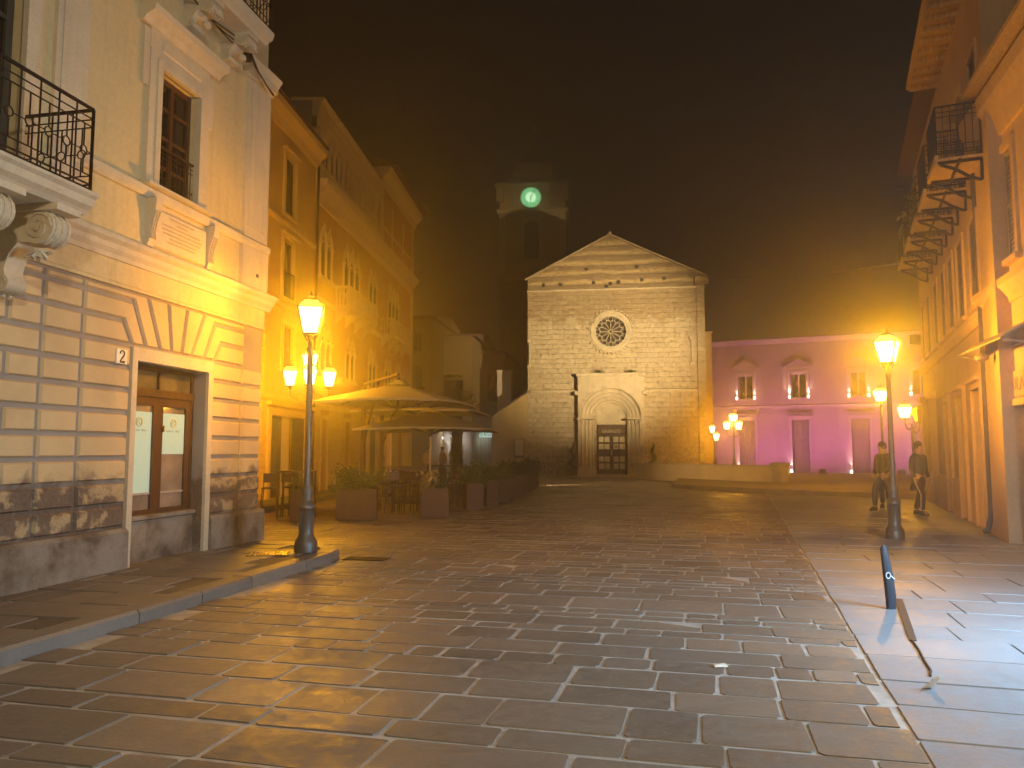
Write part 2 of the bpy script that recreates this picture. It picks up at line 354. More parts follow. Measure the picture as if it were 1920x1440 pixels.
# ------------------------------------------------------------------ ground, paving, kerb
def rot(a): return (cos(a), -sin(a)), (sin(a), cos(a))      # row direction, stacking direction for azimuth a
def slabs(name, ang, inside, t0, t1, v0, v1, z, mat, depths, widths, gap=(.006, .020), near=30, chamf=.02, rise=.009, seed=1, jit=.8, clamp=None, rowgap=1.7):
    rnd = random.Random(seed); rv, rw = rot(ang); V = []; F = []; A = []
    def P(v, t, zz): V.append((v * rv[0] + t * rw[0], v * rv[1] + t * rw[1], zz)); return len(V) - 1
    t = t0
    while t < t1:
        dep = rnd.choice(depths); v = v0 + (rnd.uniform(-.8, 0) if jit else 0); k = rnd.choice((.65, 1, 1.3)) if dep > .25 else .7
        while v < v1:
            wd = rnd.uniform(*widths) * k; cx, cy_ = (v + wd / 2) * rv[0] + (t + dep / 2) * rw[0], (v + wd / 2) * rv[1] + (t + dep / 2) * rw[1]
            if inside(cx, cy_):
                g = rnd.uniform(*gap) / 2 + .003; gt = g * rowgap; j = lambda: rnd.uniform(-.009, .009)
                cs = [(v + g + j(), t + gt + j()), (v + wd - g + j(), t + gt + j()), (v + wd - g + j(), t + dep - gt + j()), (v + g + j(), t + dep - gt + j())]
                h = z + rnd.uniform(-.0025, .003); tx, ty = rnd.uniform(-.004, .004), rnd.uniform(-.004, .004)
                c = min(chamf * rnd.uniform(.5, 1.6), dep * .2, wd * .2)
                if cy_ < near:
                    pts = []
                    for i in range(4):
                        p, q, n_ = cs[i], cs[i - 1], cs[(i + 1) % 4]
                        for o_ in (q, n_):
                            l = sqrt((o_[0] - p[0]) ** 2 + (o_[1] - p[1]) ** 2) or 1; pts.append((p[0] + (o_[0] - p[0]) * c / l, p[1] + (o_[1] - p[1]) * c / l))
                else: pts = cs
                if clamp:
                    w2 = [clamp(p[0] * rv[0] + p[1] * rw[0], p[0] * rv[1] + p[1] * rw[1]) for p in cs]
                    if max(w2) > 0:
                        if min(w2) > -.1: v += wd; continue
                        pts = [(p[0] - max(0, clamp(p[0] * rv[0] + p[1] * rw[0], p[0] * rv[1] + p[1] * rw[1])) / rv[0], p[1]) for p in pts]
                ins = inset(pts, .007) if not (clamp and max(w2) > 0) else list(pts); n_ = len(pts)
                hh = lambda p: h + tx * (p[0] - v) / wd + ty * (p[1] - t) / dep
                lo = [P(*p, z - rise - .006) for p in pts]; up = [P(*p, hh(p)) for p in ins]; a = rnd.random()
                for i in range(n_): F.append([lo[i], lo[(i + 1) % n_], up[(i + 1) % n_], up[i]]); A.append(a)
                F.append(up); A.append(a)
            v += wd
        t += dep
    me = bpy.data.meshes.new(name); me.from_pydata(V, [], F); at = me.attributes.new('rnd', 'FLOAT', 'FACE'); at.data.foreach_set('value', A); me.materials.append(mat)
    o = bpy.data.objects.new(name, me); COL.objects.link(o); o['kind'] = 'structure'; return o
KL = [(-6.4, -6), (-5.25, -.6), (-4.55, 2.5), (-3.82, 5.85), (-3.46, 7.3), (-3.05, 9.2), (-2.76, 10.5), (-2.60, 11.3), (-2.60, 11.75), (-2.74, 12.1), (-3.05, 12.32), (-3.55, 12.55), (-4.2, 12.86), (-4.6, 13.3), (-4.95, 14.2), (-5.6, 16)]
def in_poly(x, y, poly):
    c = False; n = len(poly)
    for i in range(n):
        x0, y0 = poly[i]; x1, y1 = poly[i - 1]
        if (y0 > y) != (y1 > y) and x < (x1 - x0) * (y - y0) / (y1 - y0) + x0: c = not c
    return c
SIDE = KL + [(-12, 16), (-12, -6)]
MB().face([(-400, -60, -.016), (400, -60, -.016), (400, 700, -.016), (-400, 700, -.016)]).build('ground', JOINT2, kind='structure')
MB().face([(-20, -8, -.007), (22, -8, -.007), (22, 60, -.007), (-20, 60, -.007)]).build('street', JOINT, kind='structure')
SX = 2.24                                                     # seam x at y = 4.38
SEAM = lambda y: SX + (y - 4.38) * .298                        # joint line between slab field and the smooth pavement along the right houses
slabs('plaza_paving', R(13.5), lambda x, y: not in_poly(x, y, SIDE) and x < SEAM(y) + .6 and -1 < y < 52 and x > -11, -3, 56, -14, 16, 0, SLAB,
      [.2, .22, .34, .38, .46, .52, .6, .4, .3], (.38, .86), seed=3, clamp=lambda x, y: x - SEAM(y) + .012)
slabs('side_paving', R(16.6), lambda x, y: -1 < y < 30, -3, 34, .89, 9.5, .003, SLABR, [.55, .7, .62], (.7, 1.5), gap=(.003, .008), chamf=.012, seed=5, jit=0, rowgap=1.3)
MB().face([(SEAM(-2) + .02, -2, -.0035), (SEAM(-2) + 9, -2, -.0035), (SEAM(30) + 9, 30, -.0035), (SEAM(30) + .02, 30, -.0035)]).build('side_bed', simple('grey_joint', (.19, .19, .19), .7), kind='structure')
MB().hprism(inset(SIDE, .02), -.01, .108).build('sidewalk_bed', JOINT2, kind='structure')
slabs('sidewalk', R(11.14), lambda x, y: in_poly(x, y, inset(SIDE, .34)), -8, 18, -12, 2, .12, SLABL, [.5, .6, .42], (.5, 1.0), gap=(.006, .014), chamf=.015, seed=9)
def kerb():
    A = inset(SIDE, .26); V = []; F = []; at = []; rnd = random.Random(4)
    pts = []                                                    # resample the outer and inner lines together
    for i in range(len(KL) - 1):
        n = max(1, int(math.dist(KL[i], KL[i + 1]) / .85))
        for k in range(n):
            f = k / n; pts.append(tuple(tuple(a[j] + (b[j] - a[j]) * f for j in (0, 1)) for a, b in ((KL[i], KL[i + 1]), (A[i], A[i + 1]))))
    for (o0, i0), (o1, i1) in zip(pts, pts[1:]):
        g = .008 / max(.1, math.dist(o0, o1)); L_ = lambda a, b, f: tuple(a[j] + (b[j] - a[j]) * f for j in (0, 1))
        o0_, o1_, i0_, i1_ = L_(o0, o1, g), L_(o0, o1, 1 - g), L_(i0, i1, g), L_(i0, i1, 1 - g); h = .126 + rnd.uniform(-.006, .006); r = rnd.random()
        oo0, oo1 = L_(o0_, i0_, .10), L_(o1_, i1_, .10); b = len(V)
        V += [(*o0_, -.02), (*o1_, -.02), (*o0_, h - .028), (*o1_, h - .028), (*oo0, h), (*oo1, h), (*i0_, h - .002), (*i1_, h - .002), (*i0_, 0), (*i1_, 0)]
        for q in ((0, 1, 3, 2), (2, 3, 5, 4), (4, 5, 7, 6), (6, 7, 9, 8), (0, 2, 4, 6, 8), (1, 3, 5, 7, 9)): F.append([b + k for k in q]); at.append(r)
    me = bpy.data.meshes.new('kerb'); me.from_pydata(V, [], F); a = me.attributes.new('rnd', 'FLOAT', 'FACE'); a.data.foreach_set('value', at); me.materials.append(KERB)
    o = bpy.data.objects.new('kerb', me); COL.objects.link(o); o['kind'] = 'structure'
kerb()
# raised terrace in front of the rose building and the low wall beside the church
TER = [(6.9, 33.5), (8.4, 30.6), (10.4, 28.2), (13.0, 26.0), (24, 25), (30, 60), (9.5, 60), (8.6, 40)]
MB().hprism(TER, -.02, .17).build('terrace', plaster('terrace_stone', (.50, .38, .22), .2, sc_=1.5), kind='structure')

# ------------------------------------------------------------------ shared window builder
def glazed(b, s0, s1, z0, z1, d, mats, parent_name='window', bars=(1, 2), fr=.06, sg=None, par=None):
    """window frame part with pane sub-part, set at depth d (front of the frame)"""
    sg = sg or b.sg; m = MB(sg); m.box(s0, s0 + fr, d - .06, d, z0, z1).box(s1 - fr, s1, d - .06, d, z0, z1).box(s0 + fr, s1 - fr, d - .06, d, z0, z0 + fr).box(s0 + fr, s1 - fr, d - .06, d, z1 - fr, z1)
    for i in range(1, bars[0] + 1):
        x = s0 + (s1 - s0) * i / (bars[0] + 1); m.box(x - fr * .5, x + fr * .5, d - .06, d + .004, z0 + fr, z1 - fr)
    for j in range(1, bars[1] + 1):
        z = z0 + (z1 - z0) * j / (bars[1] + 1); m.box(s0 + fr, s1 - fr, d - .055, d - .004, z - fr * .3, z + fr * .3)
    f = m.build(parent_name, mats[0], par or b.root)
    MB(sg).box(s0 + fr, s1 - fr, d - .05, d - .035, z0 + fr, z1 - fr).build('pane', mats[1], f)
    return f
def louvre(m, s0, s1, z0, z1, d, step=.07):
    m.box(s0, s0 + .05, d, d + .045, z0, z1).box(s1 - .05, s1, d, d + .045, z0, z1)
    for z in (z0, (z0 + z1) / 2 - .03, z1 - .06): m.box(s0 + .05, s1 - .05, d, d + .043, z, z + .06)
    z = z0 + .08
    while z < z1 - .1:
        m.face([(s0 + .05, d + .03, z), (s1 - .05, d + .03, z), (s1 - .05, d + .008, z + step), (s0 + .05, d + .008, z + step)]); z += step
def surround(m, s0, s1, z0, z1, wd, d0, d1, sill=True, head=True):
    m.box(s0 - wd, s0, d0, d1, z0, z1).box(s1, s1 + wd, d0, d1, z0, z1).box(s0 - wd, s1 + wd, d0, d1 + .003, z1, z1 + wd)
    if sill: m.box(s0 - wd - .05, s1 + wd + .05, d0, d1 + .06, z0 - .1, z0)
    if head: m.box(s0 - wd - .06, s1 + wd + .06, d0, d1 + .09, z1 + wd, z1 + wd + .07)
def text(body, size, mat, parent, loc, rot_, ext=.006):
    cu = bpy.data.curves.new('lettering', 'FONT'); cu.body = body; cu.size = size; cu.align_x = 'CENTER'; cu.extrude = ext
    t_ = bpy.data.objects.new('lettering_curve', cu); me = bpy.data.meshes.new_from_object(t_); me.name = 'lettering'; me.materials.clear(); me.materials.append(mat); bpy.data.objects.remove(t_)
    o = bpy.data.objects.new('lettering', me); COL.objects.link(o); o.parent = parent; o.location = loc; o.rotation_euler = rot_; return o
class Bld:
    def __init__(self, name, label, o, az, sg):
        """az: azimuth of the facade direction; local x runs along it"""
        self.root = thing(name, label, 'building', (o[0], o[1], 0), pi / 2 - az); self.sg = sg
    def mb(self): return MB(self.sg)
    def part(self, name, m, mat, par=None): return m.build(name, mat, par or self.root)

# ------------------------------------------------------------------ left corner building
def railing(m, A, B, z0, z1, sp=.11, r=.008, rings=True, rz=.45):
    L_ = math.dist(A, B); n = max(2, int(L_ / sp)); u = [(B[k] - A[k]) / L_ for k in (0, 1)]; H = z1 - z0
    pt = lambda f, z: (A[0] + (B[0] - A[0]) * f, A[1] + (B[1] - A[1]) * f, z)
    m.bar(pt(0, z1), pt(1, z1), .02); m.bar(pt(0, z1 - .12 * H), pt(1, z1 - .12 * H), r); m.bar(pt(0, z1 - .22 * H), pt(1, z1 - .22 * H), r)
    m.bar(pt(0, z0 + .05), pt(1, z0 + .05), r * 1.3); m.bar(pt(0, z0 + .17 * H), pt(1, z0 + .17 * H), r); m.bar(pt(0, z0), pt(1, z0), .014)
    for i in range(n + 1):
        f = i / n; full = i % 2 == 0
        if full: m.bar(pt(f, z0), pt(f, z1), r * 1.15)
        elif rings:
            zc = z0 + rz * H; rr = .055 * H / 1.0
            m.bar(pt(f, z0 + .17 * H), pt(f, zc - rr), r); m.bar(pt(f, zc + rr), pt(f, z1 - .22 * H), r)
            m.ring(pt(f, zc), (u[0], u[1], 0), (0, 0, 1), rr, r * .9, 12)
            for q in (-1, 1): m.bar(pt(f + q * rr / L_, zc), pt(f + q * L_ / n / L_, zc), r * .8)
        else: m.bar(pt(f, z0), pt(f, z1), r)
    for f in (0, 1): m.bar(pt(f, z0 - .01), pt(f, z1), .017)
def scroll_console(m, s0, s1, zt, h, dep):
    """S-scroll bracket: big volute under the slab, small one at the foot"""
    prof = [(0, zt), (dep * .98, zt), (dep * .98, zt - .05)]
    c = (dep * .78, zt - .05 - h * .20); r = h * .20
    for k in range(9): a = pi / 2 - .3 - k * .42; prof.append((c[0] + r * 1.05 * cos(a), c[1] + r * sin(a)))
    prof += [(dep * .50, zt - h * .42), (dep * .36, zt - h * .55), (dep * .30, zt - h * .72)]
    c2 = (dep * .24, zt - h * .88); r2 = h * .1
    for k in range(6): a = pi / 2 - .6 - k * .5; prof.append((c2[0] + r2 * 1.2 * cos(a), c2[1] + r2 * sin(a)))
    prof += [(0, zt - h)]
    m.sprof(prof, s0, s1)
    for sx, q in ((s0, -1), (s1, 1)):                            # spiral relief on both cheeks
        for cc, rr in ((c, r * .88), (c2, r2 * .9)):
            pts = [(sx + q * .006, cc[0] + rr * (1 - k / 26) * cos(k * .55), cc[1] + rr * (1 - k / 26) * sin(k * .55)) for k in range(25)]
            m.path(pts, rr * .09, 4)
    for k in range(3):
        s = s0 + (s1 - s0) * (k + .5) / 3
        m.path([(s, c[0] + r * 1.07 * cos(a), c[1] + r * 1.02 * sin(a)) for a in [1.2 - j * .35 for j in range(8)]], .016, 4)
Lb = Bld('corner_building', 'cream corner palace with rusticated grey-jointed ground floor, iron balcony and house number 2', (-5.28196, 8.09199), R(11.139), -1)
def build_left():
    b = Lb; SE = 5.08
    # ground floor: backing wall with the shop opening, then proud bevelled panels
    m = b.mb(); wall_holes(m, -9, SE, .1, 3.66, [(1.9, 3.5, .11, 2.76)], 0, .32); shell(m, -9, SE, .1, 3.66, -7, 0); base = b.part('rusticated_wall', m, GROOVE)
    zb = [.63, .92, 1.21, 1.50, 1.79, 2.08, 2.37, 2.66, 2.95, 3.25, 3.53, 3.66]; m = b.mb()
    def panel(p): m.prism(inset(p, .028), -.01, .036, .018, .03)
    def cols(z0, z1, edges):
        for a, c in zip(edges, edges[1:]): panel([(a, z0), (c, z0), (c, z1), (a, z1)])
    lefts = [[-7.2, -6.4, -5.6, -4.8, -4.0, -3.2, -2.4, -1.6, -.85, -.13, .33, .93], [-7.6, -6.8, -6, -5.2, -4.4, -3.6, -2.8, -2, -1.2, -.5, .33, .93]]
    for k, (z0, z1) in enumerate(zip(zb, zb[1:])):
        cols(z0, z1, lefts[k % 2])
        if k < 8: cols(z0, z1, [.93, 1.80]); cols(z0, z1, [3.60, 4.45, SE + .02])
    mir = lambda P: [(5.40 - x + (.04 if x < 2.3 else 0), z) for x, z in reversed(P)]
    P1 = [(.93, 2.95), (1.80, 2.95), (1.62, 3.25), (.93, 3.25)]; P2 = [(.93, 3.25), (1.62, 3.25), (1.80, 2.95), (2.07, 2.95), (1.80, 3.53), (.93, 3.53)]
    P3 = [(.93, 3.53), (1.80, 3.53), (2.07, 2.95), (2.37, 2.95), (2.06, 3.66), (.93, 3.66)]; P4 = [(2.06, 3.66), (2.37, 2.95), (2.61, 2.95), (2.5, 3.66)]
    for P in (P1, P2, P3):
        panel(P); Q = mir(P); panel([(min(x, SE + .02) if x > 4.3 else x, z) for x, z in Q])
    panel(P4); panel([(5.44 - x, z) for x, z in reversed(P4)]); panel([(2.5, 3.66), (2.61, 2.95), (2.83, 2.95), (2.94, 3.66)])
    b.part('stone_panels', m, RUST)
    # plinth with cap
    m = b.mb()
    for s0, s1 in ((-9, 1.80), (3.62, SE + .10)): m.sprof([(-.02, .1), (.10, .1), (.095, .58), (.06, .625), (-.02, .635)], s0, s1)
    b.part('plinth', m, PLINTH)
    m = b.mb(); m.box(1.80, 1.90, 0, .05, .12, 2.77).box(3.5, 3.62, 0, .05, .12, 2.77).box(1.80, 3.62, 0, .052, 2.77, 2.94); b.part('door_surround', m, TRIM)
    # shop front: masonry apron, two timber leaves, transom
    m = b.mb(); m.sprof([(-.4, .1), (-.14, .1), (-.14, .66), (-.10, .68), (-.10, .73), (-.4, .74)], 1.9, 3.5); b.part('apron', m, PLINTH)
    d = -.20; m = b.mb(); m.box(1.9, 3.5, d - .07, d + .02, 2.34, 2.45).box(1.9, 1.96, d - .06, d + .01, .74, 2.34).box(3.44, 3.5, d - .06, d + .01, .74, 2.34).box(1.9, 1.95, d - .06, d, 2.45, 2.76).box(3.45, 3.5, d - .06, d, 2.45, 2.76).box(1.95, 3.45, d - .06, d, 2.70, 2.76).box(2.69, 2.72, d - .05, d, 2.45, 2.7)
    shop = b.part('shop_window', m, BROWN)
    b.part('transom_pane', b.mb().box(1.95, 3.45, d - .05, d - .03, 2.45, 2.7), simple('curtained_pane', (.13, .105, .062), .25, 0, .3, 2), shop)
    for a, c, zp in ((1.96, 2.70, 1.02), (2.70, 3.44, 1.55)):
        m = b.mb(); m.box(a, a + .105, d - .05, d, .74, 2.34).box(c - .105, c, d - .05, d, .74, 2.34).box(a + .105, c - .105, d - .05, d, 2.22, 2.34).box(a + .105, c - .105, d - .05, d, .74, .80)
        lf = b.part('door', m, BROWN)
        b.part('pane', b.mb().box(a + .105, c - .105, d - .045, d - .03, .80, 2.22), simple('shop_pane', (.17, .135, .105), .06, 0, .6, 1.6, 0), lf)  # pane colour kept pale and mottled to suggest reflections
        b.part('poster', b.mb().box(a + .1055, c - .1055, d - .028, d - .024, zp, 2.13), PAPER, lf)
        cx = (a + c) / 2; mm = b.mb(); Y = d - .02
        mm.ring((cx, Y, 1.99), (1, 0, 0), (0, 0, 1), .062, .006, 18); mm.ring((cx, Y, 1.99), (1, 0, 0), (0, 0, 1), .046, .003, 18)
        mm.path([(cx + .022 * cos(k * .5 + .6), Y, 1.99 + (.034 - .034 * k / 7) * (1 if k < 7 else 1)) for k in range(0, 14)], .005, 4)
        b.part('emblem', mm, GOLD, lf)
        mm = b.mb(); x = cx - .15; rr = random.Random(3)
        while x < cx + .15:
            wd = rr.choice((.012, .018, .014))
            if abs(x - cx - .03) > .02: mm.box(x, x + wd * .7, Y - .002, Y, 1.865, 1.865 + rr.choice((.016, .022, .028)))
            x += wd + .006
        b.part('print', mm, GREYINK, lf)
        b.part('still_life', b.mb().box(a + .18, a + .36, d - .4, d - .3, .80, 1.08 if a < 2 else 1.2).box(a + .40, c - .16, d - .36, d - .26, .80, .98), simple('shelf_goods', (.25, .2, .15), .6), lf)
        b.part('shelf', b.mb().box(a + .105, c - .105, d - .024, d - .012, 1.0, 1.03), simple('pale_shelf', (.42, .36, .28), .5), lf)
    m = b.mb(); lf_s = 2.80; m.box(2.79, 2.81, d, d + .03, 1.86, 1.95); b.part('door_handle', m, simple('brass', (.5, .36, .1), .3, .8), shop)
    # house number
    pl = b.part('number_plate', b.mb().prism([(1.50, 2.69), (1.70, 2.69), (1.70, 2.88), (1.50, 2.88)], .03, .05, .006), WHITEP)
    two = [(-.042, .045), (-.035, .065), (-.012, .078), (.015, .075), (.035, .055), (.034, .03), (.012, 0), (-.015, -.028), (-.04, -.06), (.045, -.06)]
    m = b.mb(); m.path([(1.60 + x, .053, 2.782 + z) for x, z in two], .0085, 4); m.box(1.56, 1.645, .05, .056, 2.705, 2.725); m.lathe([(.0, -.012), (.012, 0), (0, .012)], 1.567, .05, 6, 2.825); b.part('numeral', m, INK, pl)
    # frieze, cornice, upper wall
    m = b.mb(); m.sprof([(-.1, 3.66), (.05, 3.66), (.05, 3.70), (.03, 3.72), (.03, 3.99), (-.1, 3.99)], -9, SE + .03); b.part('frieze', m, CREAM)
    m = b.mb(); m.sprof([(-.1, 3.985), (.06, 3.985), (.07, 4.04), (.12, 4.09), (.13, 4.15), (.19, 4.19), (.19, 4.25), (.05, 4.29), (-.1, 4.30)], -9, SE + .17); b.part('cornice', m, TRIM)
    hw = [(2.13, 3.02, 5.13, 6.83), (-1.35, -.12, 4.30, 6.9), (2.13, 3.02, 8.35, 10.6)]
    m = b.mb(); wall_holes(m, -9, SE - .03, 4.2, 12, hw, 0, .3); shell(m, -9, SE - .03, 4.2, 12, -7, 0); b.part('wall', m, CREAM)
    m = b.mb(); m.sprof([(-.02, 4.97), (.05, 4.97), (.09, 5.01), (.10, 5.09), (.02, 5.12), (-.02, 5.12)], .5, SE + .06); b.part('sill_course', m, TRIM)
    m = b.mb(); m.box(4.30, SE + .02, -.02, .075, 4.30, 4.965).box(4.33, SE, -.02, .06, 5.12, 7.80).box(4.42, SE - .1, .06, .075, 5.3, 7.66).box(4.28, SE + .03, -.02, .10, 7.80, 7.86).box(4.25, SE + .07, -.02, .15, 7.86, 7.98); b.part('pilaster', m, TRIM)
    m = b.mb(); m.sprof([(-.02, 7.98), (.12, 7.98), (.17, 8.06), (.2, 8.1), (.2, 8.13), (-.02, 8.135)], 3.95, SE + .13); b.part('string_course', m, TRIM)
    # window with eared surround and head cornice
    m = b.mb(); s0, s1, z0, z1 = hw[0]
    m.box(s0 - .24, s0, -.02, .06, z0, z1 + .2).box(s1, s1 + .24, -.02, .06, z0, z1 + .2).box(s0, s1, -.02, .063, z1, z1 + .2)
    m.box(s0 - .10, s0, .06, .085, z0, z1 + .1).box(s1, s1 + .10, .06, .085, z0, z1 + .1).box(s0, s1, .063, .085, z1, z1 + .1)
    m.box(s0 - .36, s0 - .24, -.02, .045, z1 - .35, z1 + .45).box(s1 + .24, s1 + .36, -.02, .045, z1 - .35, z1 + .45)
    m.box(s0 - .24, s1 + .24, -.02, .05, z1 + .2, z1 + .48).prism([(s0, z1 + .25), (s1, z1 + .25), (s1, z1 + .43), (s0, z1 + .43)], .05, .07, .015)
    m.sprof([(-.02, z1 + .48), (.08, z1 + .48), (.12, z1 + .54), (.24, z1 + .6), (.26, z1 + .68), (-.02, z1 + .74)], s0 - .44, s1 + .44)
    m.sprof([(-.02, 5.10), (.16, 5.12), (.16, 5.16), (-.02, 5.17)], s0 - .3, s1 + .3)
    win = b.part('window', m, TRIM)
    f = glazed(b, s0, s1, z0, z1, -.09, (BROWN, DGLASS), 'casement', (1, 3), .075, par=win)
    m = b.mb(); railing(m, (s0 + .03, -.02), (s1 + .02, -.02), z0 + .04, z0 + .66, .075, .006, True, .3); b.part('window_railing', m, IRONR, win)
    b.part('curtain', b.mb().box(s0 + .56, s0 + .76, -.135, -.13, z0 + .1, z1 - .1), simple('grey_curtain', (.22, .18, .14), .8), win)
    # plaque on consoles
    m = b.mb(); m.prism([(2.12, 4.36), (3.32, 4.36), (3.32, 4.88), (2.12, 4.88)], 0, .045, .012); pq = b.part('plaque', m, TRIM)
    m = b.mb(); rr = random.Random(5)
    for k, (x0, x1) in enumerate([(2.45, 3.0), (2.6, 2.85), (2.28, 3.15), (2.28, 3.18), (2.3, 3.15), (2.45, 3.05), (2.4, 3.05)]):
        x = x0
        while x < x1:
            wd = rr.uniform(.02, .035); m.box(x, x + wd * .55, .044, .0475, 4.80 - k * .056, 4.80 - k * .056 + .026); x += wd
    b.part('inscription', m, simple('worn_lettering', (.44, .33, .2), .9), pq)
    for s in (1.98, 3.34):
        m = b.mb(); m.sprof([(0, 4.97), (.17, 4.97), (.16, 4.86), (.15, 4.8), (.10, 4.66), (.075, 4.52), (.08, 4.42), (.05, 4.33), (0, 4.31)], s, s + .13)
        for k in range(3): m.path([(s + .025 + .04 * k, .165 - a, 4.8 - zz) for a, zz in ((.0, 0), (.05, .13), (.08, .27), (.07, .38))], .01, 4)
        b.part('console', m, TRIM, pq)
    m = b.mb(); m.box(4.72, 4.80, .075, .08, 4.50, 4.56); b.part('vent', m, INK)
    # main balcony
    m = b.mb(); m.sprof([(0, 4.07), (.80, 4.07), (.84, 4.11), (.90, 4.15), (.92, 4.22), (.96, 4.25), (.96, 4.285), (0, 4.30)], -3.2, -.02); bal = b.part('balcony', m, TRIM)
    m = b.mb(); railing(m, (-3.1, .90), (-.08, .90), 4.32, 5.18, .115, .008); railing(m, (-.08, .90), (-.08, .03), 4.32, 5.18, .115, .008); b.part('railing', m, IRON, bal)
    for s in (-.42, -1.12, -2.4):
        m = b.mb(); scroll_console(m, s, s + .24, 4.07, .88, .78); m.box(s - .04, s + .28, 0, .86, 4.00, 4.068)
        for k in range(3): m.lathe([(0, -.05), (.03, -.03), (.025, 0), (.0, .01)], s + .04 + .08 * k, .12, 6, 3.20)
        for k in range(14): m.bar((s + .02 + random.random() * .2, .48 + random.random() * .2, 3.62), (s + .02 + random.random() * .2, .40 + random.random() * .25, 3.55), .018)
        b.part('console', m, TRIM, bal)
    m = b.mb(); s0, s1, z0, z1 = hw[1]
    m.box(s1, s1 + .18, -.02, .07, 4.3, 7.3).box(s1 + .42, s1 + .92, -.02, .05, 4.3, 7.9).box(s1 + .50, s1 + .84, .05, .065, 4.5, 7.7).box(s0 - .9, s0, -.02, .07, 4.3, 7.3).box(s0, s1, -.02, .07, 6.9, 7.3); fd = b.part('french_window', m, TRIM)
    glazed(b, s0, s1, z0, z1, -.12, (SHUT, DGLASS), 'casement', (1, 3), .09, par=fd)
    # upper balcony
    m = b.mb(); m.sprof([(0, 8.14), (.52, 8.14), (.56, 8.18), (.63, 8.22), (.66, 8.3), (.66, 8.33), (0, 8.34)], 1.15, 4.05); ub = b.part('upper_balcony', m, TRIM)
    m = b.mb(); railing(m, (1.2, .60), (4.0, .60), 8.36, 9.3, .1, .008); railing(m, (4.0, .60), (4.0, .02), 8.36, 9.3, .1, .008); b.part('railing', m, IRON, ub)
    for s in (1.3, 2.62, 3.58):
        m = b.mb(); scroll_console(m, s, s + .26, 8.14, .42, .5); m.lathe([(0, -.07), (.07, -.04), (.06, .02), (0, .05)], s + .13, .3, 8, 7.8)
        for k in range(12): m.lathe([(0, -.02), (.022, 0), (0, .02)], s + .04 + .06 * (k % 4), .4 + .05 * (k // 4), 5, 7.92)
        b.part('console', m, TRIM, ub)
    m = b.mb(); surround(m, *hw[2], .2, -.02, .06, False); uw = b.part('window', m, TRIM); glazed(b, *hw[2], -.15, (BROWN, DGLASS), 'casement', (1, 2), .08, par=uw)
    # cables strung under the upper balcony
    m = b.mb()
    for k in range(3):
        pts = [(1.2 + i * .26, .215 + .012 * k, 8.02 + .02 * k - .05 * sin(i * .9 + k) - (.06 * (i - 9) if i > 11 else 0)) for i in range(15)]; m.path(pts, .010, 5)
    m.lathe([(0, 0), (.07, .01), (.07, .14), (0, .15)], 3.95, .26, 8, 7.86); b.part('cable', m, IRON)
    m = b.mb(); m.sprof([(-7.2, 12), (.5, 12), (.55, 12.1), (-7.2, 13.8)], -9.2, SE + .5); b.part('roof', m, ROOF)
build_left()

# ------------------------------------------------------------------ ochre house + gothic palazzo on the left side of the square
VO = (-7.35629, 23.02365); VA = R(4.346)
def leaf_door(m, s0, s1, z0, z1, d):
    m.box(s0, s1, d, d + .05, z0, z1)
    for k in range(3):
        a = s0 + (s1 - s0) * (k + .12) / 3; c = s0 + (s1 - s0) * (k + .88) / 3
        for q0, q1 in ((.04, .30), (.34, .62), (.66, .96)): m.prism([(a, z0 + (z1 - z0) * q0), (c, z0 + (z1 - z0) * q0), (c, z0 + (z1 - z0) * q1), (a, z0 + (z1 - z0) * q1)], d + .05, d + .07, .02)
def rustic_band(m, s0, s1, z0, z1, h, wd, holes, seed=1):
    rr = random.Random(seed); z = z0; k = 0
    while z < z1 - .05:
        s = s0 - (k % 2) * wd / 2
        while s < s1:
            a, c = max(s, s0), min(s + wd, s1)
            segs = [(a, c)]
            for hh in holes:
                if z + h > hh[2] + .02 and z < hh[3] - .02:
                    ns = []
                    for x0, x1 in segs:
                        if x0 < hh[0]: ns.append((x0, min(x1, hh[0])))
                        if x1 > hh[1]: ns.append((max(x0, hh[1]), x1))
                    segs = ns
            for x0, x1 in segs:
                if x1 - x0 > .12: m.prism([(x0 + .008, z + .008), (x1 - .008, z + .008), (x1 - .008, min(z + h, z1) - .008), (x0 + .008, min(z + h, z1) - .008)], -.01, .022, .012)
            s += wd
        z += h; k += 1
Ob = Bld('ochre_house', 'ochre three storey house with louvred windows and panelled street doors beside the corner palace', VO, VA, -1)
